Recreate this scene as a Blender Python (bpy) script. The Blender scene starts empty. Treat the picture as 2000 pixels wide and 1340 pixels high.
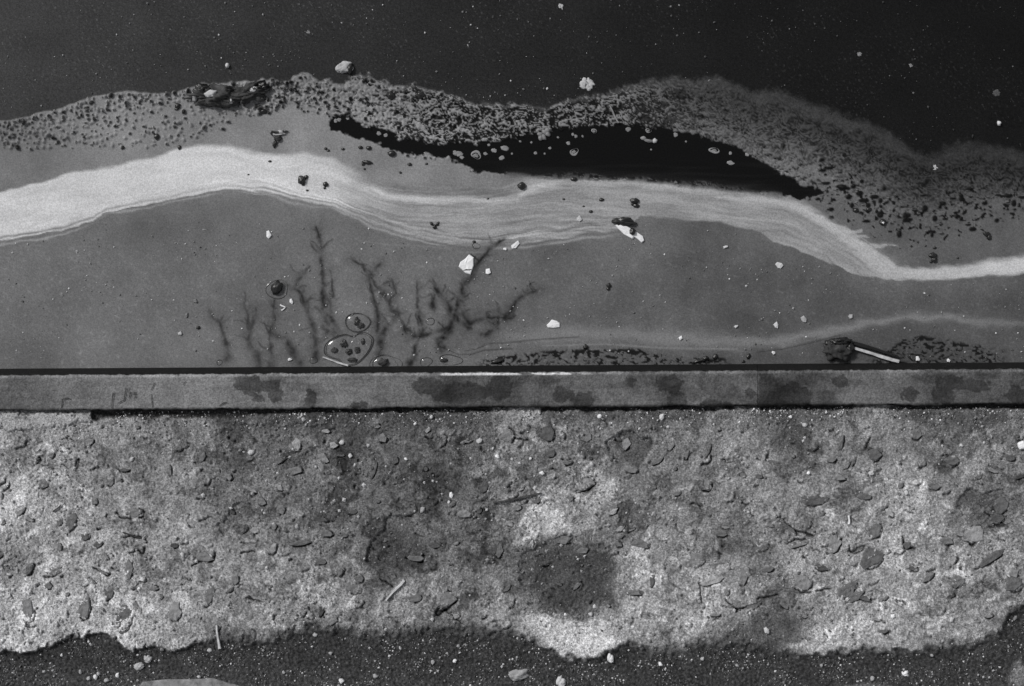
import bpy, bmesh, math, random
import numpy as np
from mathutils import Vector

# ------------------------------------------------------------------ camera, light, exposure
SC = bpy.context.scene
COL = SC.collection
CAM_H = 2.78                       # metres above the water
cam = bpy.data.cameras.new('camera'); cam.lens = 50; cam.sensor_width = 36
cam.clip_start = 0.05; cam.clip_end = 400
cam_o = bpy.data.objects.new('camera', cam); COL.objects.link(cam_o)
cam_o.location = (0, 0, CAM_H); cam_o.rotation_euler = (0, 0, 0)
SC.camera = cam_o

SUN_EL, SUN_AZ = math.radians(40), math.radians(-52)      # from the upper left of the picture
world = bpy.data.worlds.new('World'); SC.world = world; world.use_nodes = True
wn = world.node_tree; wn.nodes.clear()
w_out = wn.nodes.new('ShaderNodeOutputWorld'); w_bg = wn.nodes.new('ShaderNodeBackground')
w_sky = wn.nodes.new('ShaderNodeTexSky'); w_sky.sky_type = 'NISHITA'; w_sky.sun_disc = False
w_sky.sun_elevation = SUN_EL; w_sky.sun_rotation = SUN_AZ
w_bw = wn.nodes.new('ShaderNodeHueSaturation'); w_bw.inputs['Saturation'].default_value = 0.06
wn.links.new(w_sky.outputs[0], w_bw.inputs['Color']); wn.links.new(w_bw.outputs[0], w_bg.inputs[0])
w_bg.inputs[1].default_value = 0.05
wn.links.new(w_bg.outputs[0], w_out.inputs[0])
sun = bpy.data.lights.new('sun', 'SUN'); sun.energy = 1.5; sun.angle = math.radians(11)
sun.color = (1.0, 0.985, 0.965)
sun_o = bpy.data.objects.new('sun', sun); COL.objects.link(sun_o)
to_sun = Vector((math.sin(SUN_AZ) * math.cos(SUN_EL), math.cos(SUN_AZ) * math.cos(SUN_EL), math.sin(SUN_EL)))
sun_o.rotation_euler = to_sun.to_track_quat('Z', 'Y').to_euler()
sun_o.location = to_sun * 5
SC.view_settings.view_transform = 'Standard'; SC.view_settings.look = 'None'
SC.view_settings.gamma = 1; SC.view_settings.use_curve_mapping = False
SC.view_settings.exposure = 1.0

# ------------------------------------------------------------------ helpers
rnd = random.Random(11)
def lin(g):                         # grey level 0..255 -> linear albedo
    c = np.asarray(g, float) / 255.0
    return np.where(c <= 0.04045, c / 12.92, ((c + 0.055) / 1.055) ** 2.4)
def P(u, v, z=0.0):                 # chart position (1 unit = 1 mm on the water) at height z
    s = (CAM_H - z) / CAM_H
    return ((u - 1000) * .001 * s, (670 - v) * .001 * s, z)
def sstep(a, b, x):
    t = np.clip((x - a) / (b - a), 0, 1); return t * t * (3 - 2 * t)
_rs = np.random.RandomState(5)
_perm = np.concatenate([_rs.permutation(1024)] * 2)
_ang = _rs.rand(1024) * 2 * np.pi
_gx, _gy = np.cos(_ang), np.sin(_ang)
def perlin(x, y, seed=0):
    x = np.asarray(x, float); y = np.asarray(y, float); ra_ = .5 + .37 * (seed % 3)          # lattice turned so that no rows or columns show
    x, y = x * math.cos(ra_) - y * math.sin(ra_) + seed * 37.17, x * math.sin(ra_) + y * math.cos(ra_) + seed * 91.73
    xi = np.floor(x).astype(np.int64); yi = np.floor(y).astype(np.int64)
    xf = x - xi; yf = y - yi
    a0, a1, b0, b1 = xi & 1023, (xi + 1) & 1023, yi & 1023, (yi + 1) & 1023
    def g(a, b, dx, dy):
        h = _perm[_perm[a] + b]; return _gx[h] * dx + _gy[h] * dy
    u = xf * xf * xf * (xf * (xf * 6 - 15) + 10); v = yf * yf * yf * (yf * (yf * 6 - 15) + 10)
    n00 = g(a0, b0, xf, yf); n10 = g(a1, b0, xf - 1, yf)
    n01 = g(a0, b1, xf, yf - 1); n11 = g(a1, b1, xf - 1, yf - 1)
    return ((n00 * (1 - u) + n10 * u) * (1 - v) + (n01 * (1 - u) + n11 * u) * v) * 1.5
def fbm(u, v, s, o=4, seed=0, gain=.5, sv=None):
    sv = sv or s; r = 0; a = 1; t = 0
    for k in range(o):
        r = r + a * perlin(u / s * 2 ** k, v / sv * 2 ** k, seed + k * 3); t += a; a *= gain
    return r / t
def idw(u, v, pts, s=60.0, p=1.6):
    num = 0; den = 0
    for (a, b, g) in pts:
        w = 1.0 / (((u - a) ** 2 + (v - b) ** 2) + s * s) ** p
        num = num + w * g; den = den + w
    return num / den
def curve(pts):
    xs = [p[0] for p in pts]; ys = [p[1] for p in pts]
    return lambda u: np.interp(u, xs, ys)
def poly_sdf(u, v, pts):            # negative inside
    n = len(pts); d2 = np.full(u.shape, 1e18); ins = np.zeros(u.shape, bool)
    for i in range(n):
        ax, ay = pts[i]; bx, by = pts[(i + 1) % n]; ex, ey = bx - ax, by - ay
        t = np.clip(((u - ax) * ex + (v - ay) * ey) / (ex * ex + ey * ey), 0, 1)
        d2 = np.minimum(d2, (u - ax - t * ex) ** 2 + (v - ay - t * ey) ** 2)
        c = ((ay > v) != (by > v))
        ins ^= c & (u < ex * (v - ay) / (ey if ey else 1e-9) + ax)
    return np.where(ins, -1, 1) * np.sqrt(d2)
def seg_field(u, v, pts, w, tip=.55):        # soft gaussian profile round a polyline, tapered to its first point
    f = np.zeros(u.shape)
    us = [p[0] for p in pts]; vs = [p[1] for p in pts]; m = w * 4
    sel = (u > min(us) - m) & (u < max(us) + m) & (v > min(vs) - m) & (v < max(vs) + m)
    if not sel.any(): return f
    uu, vv = u[sel], v[sel]; best = np.full(uu.shape, 1e9); n = len(pts) - 1
    for i in range(n):
        ax, ay = pts[i]; bx, by = pts[i + 1]; ex, ey = bx - ax, by - ay
        t = np.clip(((uu - ax) * ex + (vv - ay) * ey) / (ex * ex + ey * ey + 1e-9), 0, 1)
        d = np.hypot(uu - ax - t * ex, vv - ay - t * ey)
        ww = w * (tip + (1 - tip) * (i + t) / n)
        best = np.minimum(best, d / ww)
    f[sel] = np.exp(-best ** 2); return f
# kerb line: the water meets the kerb at v = L(u)
def L(u): return 720.0 - 0.0063 * np.asarray(u, float)
def tag(o, label=None, cat=None, group=None, kind=None):
    if label: o['label'] = label
    if cat: o['category'] = cat
    if group: o['group'] = group
    if kind: o['kind'] = kind
    return o
def link(name, me, mat, parent=None):
    o = bpy.data.objects.new(name, me); COL.objects.link(o)
    if mat and not me.materials: me.materials.append(mat)
    if parent: o.parent = parent
    return o
def empty(name, loc=(0, 0, 0)):
    o = bpy.data.objects.new(name, None); COL.objects.link(o); o.location = loc; o.empty_display_size = .02
    return o
def np_mesh(name, V, F, attrs=None, smooth=True):
    me = bpy.data.meshes.new(name); V = np.asarray(V, np.float32); F = np.asarray(F, np.int32); k = F.shape[1]
    me.vertices.add(len(V)); me.vertices.foreach_set('co', V.ravel())
    me.loops.add(F.size); me.loops.foreach_set('vertex_index', F.ravel())
    me.polygons.add(len(F)); me.polygons.foreach_set('loop_start', np.arange(0, F.size, k, dtype=np.int32))
    me.polygons.foreach_set('use_smooth', np.full(len(F), smooth))
    for nm, a in (attrs or {}).items():
        at = me.attributes.new(nm, 'FLOAT', 'POINT'); at.data.foreach_set('value', np.asarray(a, np.float32).ravel())
    me.update(calc_edges=True); return me
def axis(a, b, step, lo, hi, g=1.25):
    core = list(np.arange(a, b + step * .5, step)); s = step; x = core[0]; pre = []
    while x > lo: s *= g; x -= s; pre.append(x)
    s = step; x = core[-1]; post = []
    while x < hi: s *= g; x += s; post.append(x)
    return np.array(pre[::-1] + core + post), len(pre)
def grid_faces(nr, nc):
    i = np.arange(nr - 1)[:, None] * nc + np.arange(nc - 1)[None, :]
    return np.stack([i, i + nc, i + nc + 1, i + 1], -1).reshape(-1, 4)
def sub_mesh(name, V, F, mask, attrs):
    f = F[mask]; idx, inv = np.unique(f, return_inverse=True)
    return np_mesh(name, V[idx], inv.reshape(f.shape), {k: a[idx] for k, a in attrs.items()})

# ------------------------------------------------------------------ materials
def nod(nt, t, **kw):
    n = nt.nodes.new(t)
    for k, x in kw.items(): setattr(n, k, x)
    return n
TINT = (1.0, 1.005, 1.03)
def attr_mat(name, rough=.6, spec=.3, grain=.25, gscale=420, bump=0.0, bscale=300, use_rough=False):
    """albedo carried by the surface ('alb'), broken up by fine procedural speckle and relief"""
    m = bpy.data.materials.new(name); m.use_nodes = True; nt = m.node_tree; b = nt.nodes['Principled BSDF']
    at = nod(nt, 'ShaderNodeAttribute', attribute_name='alb')
    tc = nod(nt, 'ShaderNodeTexCoord')
    no = nod(nt, 'ShaderNodeTexNoise'); no.inputs['Scale'].default_value = gscale; no.inputs['Detail'].default_value = 2.5
    no.inputs['Roughness'].default_value = .7
    nt.links.new(tc.outputs['Object'], no.inputs['Vector'])
    mr = nod(nt, 'ShaderNodeMapRange'); mr.inputs[1].default_value = .36; mr.inputs[2].default_value = .64
    mr.inputs[3].default_value = 1 - grain; mr.inputs[4].default_value = 1 + grain
    nt.links.new(no.outputs[0], mr.inputs[0])
    mu = nod(nt, 'ShaderNodeMath', operation='MULTIPLY')
    nt.links.new(at.outputs['Fac'], mu.inputs[0]); nt.links.new(mr.outputs[0], mu.inputs[1])
    cc = nod(nt, 'ShaderNodeCombineColor')
    for i in range(3):
        k = nod(nt, 'ShaderNodeMath', operation='MULTIPLY'); k.inputs[1].default_value = TINT[i]
        nt.links.new(mu.outputs[0], k.inputs[0]); nt.links.new(k.outputs[0], cc.inputs[i])
    nt.links.new(cc.outputs[0], b.inputs['Base Color'])
    b.inputs['Roughness'].default_value = rough; b.inputs['Specular IOR Level'].default_value = spec
    if use_rough:
        ar = nod(nt, 'ShaderNodeAttribute', attribute_name='rgh'); nt.links.new(ar.outputs['Fac'], b.inputs['Roughness'])
    if bump:
        n2 = nod(nt, 'ShaderNodeTexNoise'); n2.inputs['Scale'].default_value = bscale; n2.inputs['Detail'].default_value = 3
        nt.links.new(tc.outputs['Object'], n2.inputs['Vector'])
        bp = nod(nt, 'ShaderNodeBump'); bp.inputs['Strength'].default_value = bump; bp.inputs['Distance'].default_value = .002
        nt.links.new(n2.outputs[0], bp.inputs['Height']); nt.links.new(bp.outputs[0], b.inputs['Normal'])
    return m
def plain_mat(name, g, rough=.7, spec=.3, var=.35, scale=60, bump=.4, spots=None):
    m = bpy.data.materials.new(name); m.use_nodes = True; nt = m.node_tree; b = nt.nodes['Principled BSDF']
    tc = nod(nt, 'ShaderNodeTexCoord'); no = nod(nt, 'ShaderNodeTexNoise')
    no.inputs['Scale'].default_value = scale; no.inputs['Detail'].default_value = 6; no.inputs['Roughness'].default_value = .7
    nt.links.new(tc.outputs['Object'], no.inputs['Vector'])
    oi = nod(nt, 'ShaderNodeObjectInfo')
    mr = nod(nt, 'ShaderNodeMapRange'); mr.inputs[1].default_value = .3; mr.inputs[2].default_value = .7
    a = float(lin(g)); mr.inputs[3].default_value = a * (1 - var); mr.inputs[4].default_value = a * (1 + var)
    nt.links.new(no.outputs[0], mr.inputs[0])
    m2 = nod(nt, 'ShaderNodeMapRange'); m2.inputs[3].default_value = 1 - var * .5; m2.inputs[4].default_value = 1 + var * .5
    nt.links.new(oi.outputs['Random'], m2.inputs[0])
    mu = nod(nt, 'ShaderNodeMath', operation='MULTIPLY'); nt.links.new(mr.outputs[0], mu.inputs[0]); nt.links.new(m2.outputs[0], mu.inputs[1])
    cc = nod(nt, 'ShaderNodeCombineColor')
    for i in range(3):
        k = nod(nt, 'ShaderNodeMath', operation='MULTIPLY'); k.inputs[1].default_value = TINT[i]
        nt.links.new(mu.outputs[0], k.inputs[0]); nt.links.new(k.outputs[0], cc.inputs[i])
    nt.links.new(cc.outputs[0], b.inputs['Base Color'])
    b.inputs['Roughness'].default_value = rough; b.inputs['Specular IOR Level'].default_value = spec
    if bump:
        bp = nod(nt, 'ShaderNodeBump'); bp.inputs['Strength'].default_value = bump; bp.inputs['Distance'].default_value = .002
        nt.links.new(no.outputs[0], bp.inputs['Height']); nt.links.new(bp.outputs[0], b.inputs['Normal'])
    return m
M_WATER = attr_mat('water', .22, .18, .34, 360, use_rough=True)
M_SCUM = attr_mat('scum', .5, .15, .19, 400, bump=.10, bscale=420, use_rough=True)
M_KERB = attr_mat('kerb_concrete', .8, .2, .30, 330, bump=.5, bscale=260)
M_PAVE = attr_mat('rough_concrete', .9, .15, .40, 360, bump=.7, bscale=330)
M_GRIT = attr_mat('grit', .8, .2, .15, 200)
M_TAR = plain_mat('tarry_black', 26, .35, .5, .5, 90, .4)
M_CRUST = plain_mat('dark_crust', 50, .7, .3, .85, 45, .9)
M_FOAM = plain_mat('dried_foam', 165, .6, .3, .3, 70, .4)
M_FOAMG = plain_mat('grey_foam', 118, .6, .3, .3, 90, .4)
M_FLAKE = plain_mat('white_flake', 216, .8, .2, .12, 60, .3)
M_PALE = plain_mat('pale_chip', 184, .85, .2, .2, 70, .4)
M_WOOD = plain_mat('weathered_wood', 172, .85, .2, .45, 90, .5)
M_WOODG = plain_mat('grey_wood', 165, .85, .2, .4, 120, .5)
M_TWIG = plain_mat('dark_twig', 60, .9, .2, .4, 90, .5)
M_ST = {k: plain_mat('stone_' + k, g, .85, .2, .38, 70, .8) for k, g in
        dict(pale=156, light=136, mid=112, dusk=92, dark=74, deep=56).items()}
M_SLAB = plain_mat('slab_concrete', 124, .9, .15, .6, 55, 1.0)
M_SCR = plain_mat('scratch_dirt', 60, .9, .1, .2, 60, .2)
M_BUB = bpy.data.materials.new('bubble_film'); M_BUB.use_nodes = True
_nt = M_BUB.node_tree; _b = _nt.nodes['Principled BSDF']; _o = _nt.nodes['Material Output']
_t = _nt.nodes.new('ShaderNodeBsdfTransparent'); _g = _nt.nodes.new('ShaderNodeBsdfGlossy'); _g.inputs['Roughness'].default_value = .12
_f = _nt.nodes.new('ShaderNodeFresnel'); _f.inputs[0].default_value = 1.25; _m = _nt.nodes.new('ShaderNodeMixShader')
_m.inputs[0].default_value = .035; _nt.nodes.remove(_f); _nt.links.new(_t.outputs[0], _m.inputs[1]); _nt.links.new(_g.outputs[0], _m.inputs[2])
_nt.links.new(_m.outputs[0], _o.inputs[0]); _nt.nodes.remove(_b)

# ================================================================== WATER, FILM, FROTH, SCUM BAND
U0, U1, R0, R1, ST = -300, 2300, -150, 736, 2
ua, pu = axis(U0, U1, ST, -30000, 30000)
ra = np.arange(R0, R1 + 1, ST).astype(float); s = ST; x = ra[0]; pre = []
while x > -30000: s *= 1.25; x -= s; pre.append(x)
ra = np.array(pre[::-1] + list(ra)); pr = len(pre)
U, R = np.meshgrid(ua, ra); V = R + (L(U) - L(1000))
U = U.ravel(); V = V.ravel(); NR, NC = len(ra), len(ua)
K = V - L(U)
E1 = curve([(-300, 275), (0, 238), (60, 225), (120, 212), (170, 192), (230, 180), (300, 182), (350, 178), (385, 166), (440, 160), (520, 158),
            (560, 155), (580, 148), (600, 145), (622, 158), (650, 163), (672, 170), (695, 152), (720, 150), (750, 165), (800, 172), (850, 176),
            (880, 190), (930, 205), (980, 206), (1030, 206), (1060, 213), (1100, 201), (1150, 190), (1200, 176), (1260, 164), (1320, 158),
            (1400, 162), (1440, 172), (1470, 190), (1520, 192), (1560, 205), (1620, 228), (1680, 245), (1720, 262), (1760, 290), (1790, 308),
            (1830, 312), (1860, 300), (1900, 295), (1950, 300), (2000, 315), (2300, 340)])
E2 = curve([(-300, 320), (0, 295), (300, 290), (420, 262), (500, 228), (560, 208), (640, 226), (700, 252), (760, 288), (820, 306), (880, 312),
            (930, 330), (1560, 390), (1600, 392), (1650, 410), (1700, 440), (1750, 464), (1800, 468), (1850, 455), (1900, 440), (1950, 430), (2000, 425), (2300, 430)])
POOL = [(635, 236), (650, 226), (675, 226), (700, 236), (712, 246), (740, 248), (765, 258), (778, 274), (800, 272), (850, 282), (890, 278),
        (930, 282), (985, 276), (1040, 262), (1090, 253), (1150, 246), (1200, 244), (1250, 246), (1300, 249), (1370, 266), (1440, 288),
        (1475, 308), (1510, 330), (1542, 344), (1567, 364), (1600, 371), (1615, 372), (1588, 390), (1560, 388), (1525, 382), (1440, 372),
        (1370, 362), (1300, 355), (1126, 347), (1056, 347), (986, 341), (933, 337), (916, 325), (884, 311), (850, 305), (800, 300),
        (770, 296), (740, 282), (715, 275), (690, 266), (665, 262), (648, 255)]
PU = curve([(-300, 420), (0, 375), (60, 360), (150, 335), (220, 325), (300, 308), (350, 292), (400, 284), (450, 284), (500, 298), (540, 303),
            (600, 300), (650, 310), (700, 335), (750, 356), (800, 361), (850, 363), (900, 363), (960, 360), (1010, 352), (1050, 347), (1126, 349), (1300, 357),
            (1440, 374), (1530, 385), (1580, 406), (1615, 420), (1637, 441), (1660, 452), (1690, 476), (1720, 496), (1750, 520), (1826, 524),
            (1896, 518), (1931, 508), (2000, 503), (2300, 490)])
PL = curve([(-300, 495), (0, 470), (60, 461), (120, 452), (180, 431), (210, 413), (300, 396), (350, 384), (440, 367), (520, 373), (570, 389),
            (650, 402), (720, 432), (800, 461), (860, 471), (900, 481), (960, 481), (1010, 478), (1060, 470), (1120, 460), (1180, 452),
            (1225, 444), (1252, 424), (1300, 425), (1352, 430), (1405, 434), (1450, 445), (1486, 455), (1510, 473), (1545, 483), (1608, 508), (1650, 525),
            (1685, 539), (1738, 546), (1826, 546), (1931, 539), (2000, 535), (2300, 520)])
inframe = sstep(-2500, -200, U) * sstep(4500, 2200, U)

# --- dark water with a thin dust of specks
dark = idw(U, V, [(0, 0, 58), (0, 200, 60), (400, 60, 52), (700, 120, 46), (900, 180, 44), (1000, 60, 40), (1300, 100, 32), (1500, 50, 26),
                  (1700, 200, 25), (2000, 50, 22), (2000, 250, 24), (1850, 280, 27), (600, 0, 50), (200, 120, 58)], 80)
dark = dark * np.interp(U, [300, 700, 1200, 2000], [.88, .84, .80, .76])  # sky reflection, weaker to the right, painted into the water's tone
gr = perlin(U / 3.2, V / 3.2, 1) * .6 + perlin(U / 6.5, V / 6.5, 2) * .4
A = lin(dark) * (1 + .55 * gr + .25 * fbm(U, V, 90, 3, 4))
sp = perlin(U / 4.6, V / 4.6, 9)
A = A + np.clip(sp - .46, 0, 1) * .15 * np.interp(U, [500, 1300, 2000], [1, .55, .4]) * sstep(-.1, .5, perlin(U / 140, V / 110, 8) + .2)
RG = np.full(U.shape, .3); H = perlin(U / 120, V / 60, 7) * .0004
CL = np.zeros(U.shape, np.int8)                     # 0 water, 1 grey film, 2 froth, 3 pale scum, 4.. dark veins
# --- grey film
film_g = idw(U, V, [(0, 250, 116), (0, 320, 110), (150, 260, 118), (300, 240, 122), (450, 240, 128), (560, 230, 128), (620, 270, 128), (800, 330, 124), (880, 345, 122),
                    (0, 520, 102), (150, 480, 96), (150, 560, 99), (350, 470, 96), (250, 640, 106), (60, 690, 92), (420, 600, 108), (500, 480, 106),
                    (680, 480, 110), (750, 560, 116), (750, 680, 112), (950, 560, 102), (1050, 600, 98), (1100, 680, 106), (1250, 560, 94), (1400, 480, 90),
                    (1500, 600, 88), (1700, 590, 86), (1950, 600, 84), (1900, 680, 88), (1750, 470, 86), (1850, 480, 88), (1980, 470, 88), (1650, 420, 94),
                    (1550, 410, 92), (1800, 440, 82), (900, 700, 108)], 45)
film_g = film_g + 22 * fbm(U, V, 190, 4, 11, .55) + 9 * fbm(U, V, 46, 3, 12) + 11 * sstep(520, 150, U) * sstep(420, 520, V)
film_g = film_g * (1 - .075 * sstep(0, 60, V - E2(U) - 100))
F_alb = lin(film_g) * (1 + .20 * gr)
mott = perlin(U / 9, V / 9, 14)
F_alb = F_alb * (1 + .8 * np.clip(mott - .40, 0, 1) * sstep(430, 520, V) + 1.2 * np.clip(sp - .5, 0, 1) * sstep(430, 520, V))
jit = 5 * perlin(U / 14, V / 14, 15) + 7 * perlin(U / 45, V / 45, 16)
soft = np.interp(U, [0, 500, 700, 1050, 1200, 1350, 1600, 2000], [4, 6, 12, 10, 22, 34, 46, 50])
a_f = sstep(-.5, .5, (V - E1(U) + jit * (np.interp(U, [0, 300, 600, 1200, 2000], [.35, .5, .9, 1.2, 1.4]) + np.interp(U, [500, 700, 2000], [0, 1.2, 1.8]) * perlin(U / 5.5, V / 5.5, 333))) / soft)
A0 = A.copy()
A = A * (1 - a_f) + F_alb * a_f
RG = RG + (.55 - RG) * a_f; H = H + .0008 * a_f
CL[a_f > .5] = 1
# --- froth belt
E1v, E2v = E1(U), E2(U)
tau = np.clip((V - E1v) / np.maximum(E2v - E1v, 20), -.2, 1.6)
wu = U + 9 * perlin(U / 26, V / 26, 21) + 3 * perlin(U / 9, V / 9, 23); wv = V + 6 * perlin(U / 26, V / 26, 22) + 2 * perlin(U / 9, V / 9, 24)
slope = np.gradient(E1(np.arange(-300, 2301, 10.0)), 10.0)
slope = np.interp(U, np.arange(-300, 2301, 10.0), np.convolve(slope, np.ones(15) / 15, 'same'))
wv2 = wv - slope * (U - 1200) * 0
# net of wriggling filaments
r1 = 1 - np.abs(perlin(wu / 19, wv / 9.5, 25)) / .55; r2 = 1 - np.abs(perlin(wu / 10, wv / 6, 26)) / .55
net = np.maximum(1 - np.abs(perlin(wu / 20, wv / 7 + .5 * perlin(wu / 12, wv / 12, 331), 25)) / .55, r2 - .16) + .3 * perlin(wu / 34, wv / 16, 27) + .16 * perlin(wu / 5, wv / 4, 332)
thr = np.interp(U, [500, 700, 800, 900, 1100, 1300, 1500, 1700, 2000], [.1, .42, .62, .74, .83, .82, .52, .35, .35]) + .14 * (tau - .5) * sstep(900, 1000, U)
netm = sstep(thr - .10, thr + .10, net)
r3 = 1 - np.abs(perlin(wu / 8, wv / 6, 28)) / .55
fine = sstep(.1, .95, .55 * r3 + .55 * perlin(wu / 4.5, wv / 4, 304) + .35 * perlin(wu / 22, wv / 12, 29) + .25)
fw = np.clip(np.interp(U, [1200, 1350, 1500, 1800, 2000], [0, .35, .85, .9, .9]) * sstep(.95, .35, tau), 0, 1)
pat = netm * (1 - fw) + fine * fw
bg = np.interp(U, [300, 600, 800, 1000, 1250, 1400, 1600, 1800, 2000], [122, 128, 136, 144, 144, 132, 118, 98, 90])
bg = bg * (1 - np.interp(U, [900, 1200, 1350, 1600, 2000], [.12, .22, .50, .56, .52]) * sstep(.85, .0, tau))
dg = np.interp(U, [300, 600, 800, 900, 1000, 2000], [84, 56, 26, 9, 7, 11])
froth = lin(dg) + (lin(bg) - lin(dg)) * pat
froth = froth * (1 + .22 * gr)
wl = sstep(480, 560, U)                               # bubbly belt proper starts here
hole_end = np.interp(U, [500, 900, 1000, 1500, 1600, 2000], [.16, .05, .02, .05, .22, .25])
lowfade = 1 - sstep(1 - hole_end * 2.2, 1.02, tau + .12 * perlin(U / 22, V / 22, 31) + .10 * perlin(U / 8, V / 8, 32))
topf = sstep(-.5, -.3, tau)
w_fr = wl * lowfade * a_f * topf
# holes as torn dark windows where the belt thins out (right hand side)
hol = perlin(wu / 14, wv / 11, 33) + .5 * perlin(wu / 7, wv / 6, 34)
holes = sstep(.36, .46, hol - .25 * (1 - np.exp(-((tau - .80) / .28) ** 2)) * 1.6) * sstep(1480, 1620, U) * (tau < 1.12)
A = A * (1 - w_fr) + froth * w_fr
A = A * (1 - holes * a_f) + lin(17) * holes * a_f
bm_ = perlin(U / 6, V / 5, 35) + .6 * perlin(U / 3.6, V / 3.4, 36)
H = H + w_fr * (.0022 * pat * (1 - .75 * fw) + np.interp(U, [450, 560, 800, 1000, 2000], [.0015, .0034, .0018, .0005, .0006]) * np.clip(bm_ + .15, -.3, 1))
CL[(w_fr > .4) | ((holes > .5) & (a_f > .5))] = 2
# left part: film peppered with dark beads
def splat(N, fu, fr, amp_h, gl, seed, alb=True, asp=(.75, 1.2)):
    rr = np.random.RandomState(seed); A2 = A.reshape(NR, NC); H2 = H.reshape(NR, NC)
    U2 = U.reshape(NR, NC); V2 = V.reshape(NR, NC)
    for i in range(N):
        p = fu(rr)
        if p is None: continue
        cu, cv = p; r = fr(rr)
        ci = int(round((cu - U0) / ST)) + pu; cr = int(round((cv - (L(cu) - L(1000)) - R0) / ST)) + pr; n = int(r * 1.6 / ST) + 2
        a, b = max(cr - n, 0), min(cr + n + 1, NR); c, d = max(ci - n, 0), min(ci + n + 1, NC)
        if a >= b or c >= d: continue
        q = rr.uniform(*asp); dd = np.hypot((U2[a:b, c:d] - cu) / q, (V2[a:b, c:d] - cv) * q) / r
        k = sstep(1.15, .75, dd)
        if alb: A2[a:b, c:d] = A2[a:b, c:d] * (1 - k) + float(lin(gl)) * k
        H2[a:b, c:d] += amp_h * np.sqrt(np.clip(1 - dd * dd, 0, 1))
    return
def zone_left(rr):
    u = rr.uniform(-280, 560); a, b = float(E1(u)), float(E2(u)) - 5
    t = rr.rand() ** 1.5; v = a + 3 + t * (b - a); return (u, v)
splat(620, zone_left, lambda r: 1.5 + 2.2 * r.rand() ** 2, .003, 46, 41)
splat(34, zone_left, lambda r: 3.2 + 2.4 * r.rand(), .005, 30, 42)
splat(520, zone_left, lambda r: 2 + 2 * r.rand(), .0035, 0, 43, alb=False)
def zone_mid(rr):
    u = rr.uniform(520, 900); a, b = float(E1(u)), float(E2(u)); return (u, a + rr.rand() * (b - a) * 1.05)
splat(220, zone_mid, lambda r: 1.8 + 2.4 * r.rand() ** 2, .004, 24, 44)
def zone_right(rr):
    u = rr.uniform(1590, 2280); b = float(E2(u)); return (u, b - 40 + rr.normal(0, 26))
splat(330, zone_right, lambda r: 1.5 + 6.0 * r.rand() ** 3, .002, 13, 45, asp=(.8, 1.7))
# --- the black pool of open water
jp = 4.5 * perlin(U / 13, V / 10, 51) + 3 * perlin(U / 6, V / 6, 52) + 5 * perlin(U / 34, V / 20, 50)
low = sstep(950, 1020, U) * sstep(1560, 1500, U) * sstep(-25, -5, V - np.interp(U, [900, 1126, 1300, 1440, 1560], [330, 347, 355, 372, 388]))
sd = poly_sdf(U, V, POOL) + jp * (1 - low) + low * 6 * perlin(U / 70, V / 14, 53)
a_p = np.where(low > .5, sstep(7, -9, sd), sstep(1.6, -1.6, sd))
pool_alb = lin(12 + 12 * sstep(300, 340, V) * low + 14 * np.clip(perlin(U / 90, V / 9, 54), 0, 1) * sstep(300, 345, V))
# --- pale scum band
PUv, PLv = PU(U), PL(U); wd = np.maximum(PLv - PUv, 8)
warp = 3.5 * perlin(U / 60, V / 25, 61) + 2 * perlin(U / 22, V / 9, 62)
t = (V + warp - PUv) / wd
smid = sstep(640, 760, U) * sstep(1290, 1200, U)
st1 = fbm(U, t * wd, 190, 3, 63, .6, 7.5); st2 = fbm(U, t * wd, 90, 2, 64, .6, 3.4)
lob = np.interp(U, [1400, 1540, 1620, 1700, 1745, 1760], [0, 3, 8, 10, 6, 1])
feather = lob * perlin(U / 42, (V - .55 * U) / 10, 65) * 1.6
up = sstep(-1, 1, ((V + warp - PUv) + feather) / np.interp(U, [0, 300, 450, 640, 800, 1000, 1500, 1600, 1750, 2000], [2.5, 5, 7, 6, 12, 8, 5, 6, 4, 9]))
lo_ = sstep(-1, 1, ((PLv - V - warp) + 5 * st1) / np.interp(U, [0, 400, 600, 800, 1200, 1300, 1500, 1800, 2000], [1.6, 2, 3.5, 4, 3, 3, 2, 2.5, 4]))
b_a = up * lo_
pale_g = np.interp(U, [-300, 0, 200, 400, 560, 650, 720, 800, 1000, 1150, 1250, 1400, 1600, 1700, 1760, 1850, 2000, 2300],
                   [196, 198, 198, 202, 202, 186, 150, 138, 138, 140, 141, 140, 136, 146, 164, 172, 186, 192])
sright = sstep(1230, 1340, U) * sstep(1800, 1700, U)
st3 = fbm(U, t * wd + 5 * perlin(U / 80, V / 40, 335), 130, 4, 336, .65, 11)
pale_g = pale_g + 15 * st1 * (.6 + 1.2 * smid + .5 * sright) + 11 * st2 * (.35 + 1.5 * smid) + 9 * fbm(U, V, 60, 3, 66) + (8 + 16 * sright) * st3 - 10 * np.clip(-st3 - .1, 0, 1) * 2 * (.3 + sright) + 14 * fbm(U + 30 * perlin(U / 90, V / 50, 371), V + 14 * perlin(U / 70, V / 40, 372), 240, 3, 373, .5, 34)
core = curve([(560, 338), (620, 335), (660, 345), (700, 362), (760, 382), (830, 391), (900, 389), (960, 394), (1010, 388), (1030, 374), (1060, 362), (1110, 353), (1300, 362), (1560, 392)])
cw = np.interp(U, [560, 640, 720, 1000, 1050, 1300, 1600], [14, 12, 7, 6, 9, 4, 3])
pale_g = pale_g + np.interp(U, [560, 680, 740, 1020, 1100, 1300, 1560], [0, 12, 36, 34, 24, 8, 0]) * np.exp(-((V + warp * .6 - core(U)) / cw) ** 2)
pale_g = pale_g - 22 * smid * sstep(core(U) - 2, core(U) - 14, V) * sstep(1040, 980, U)          # greyer film above the bright core
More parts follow.
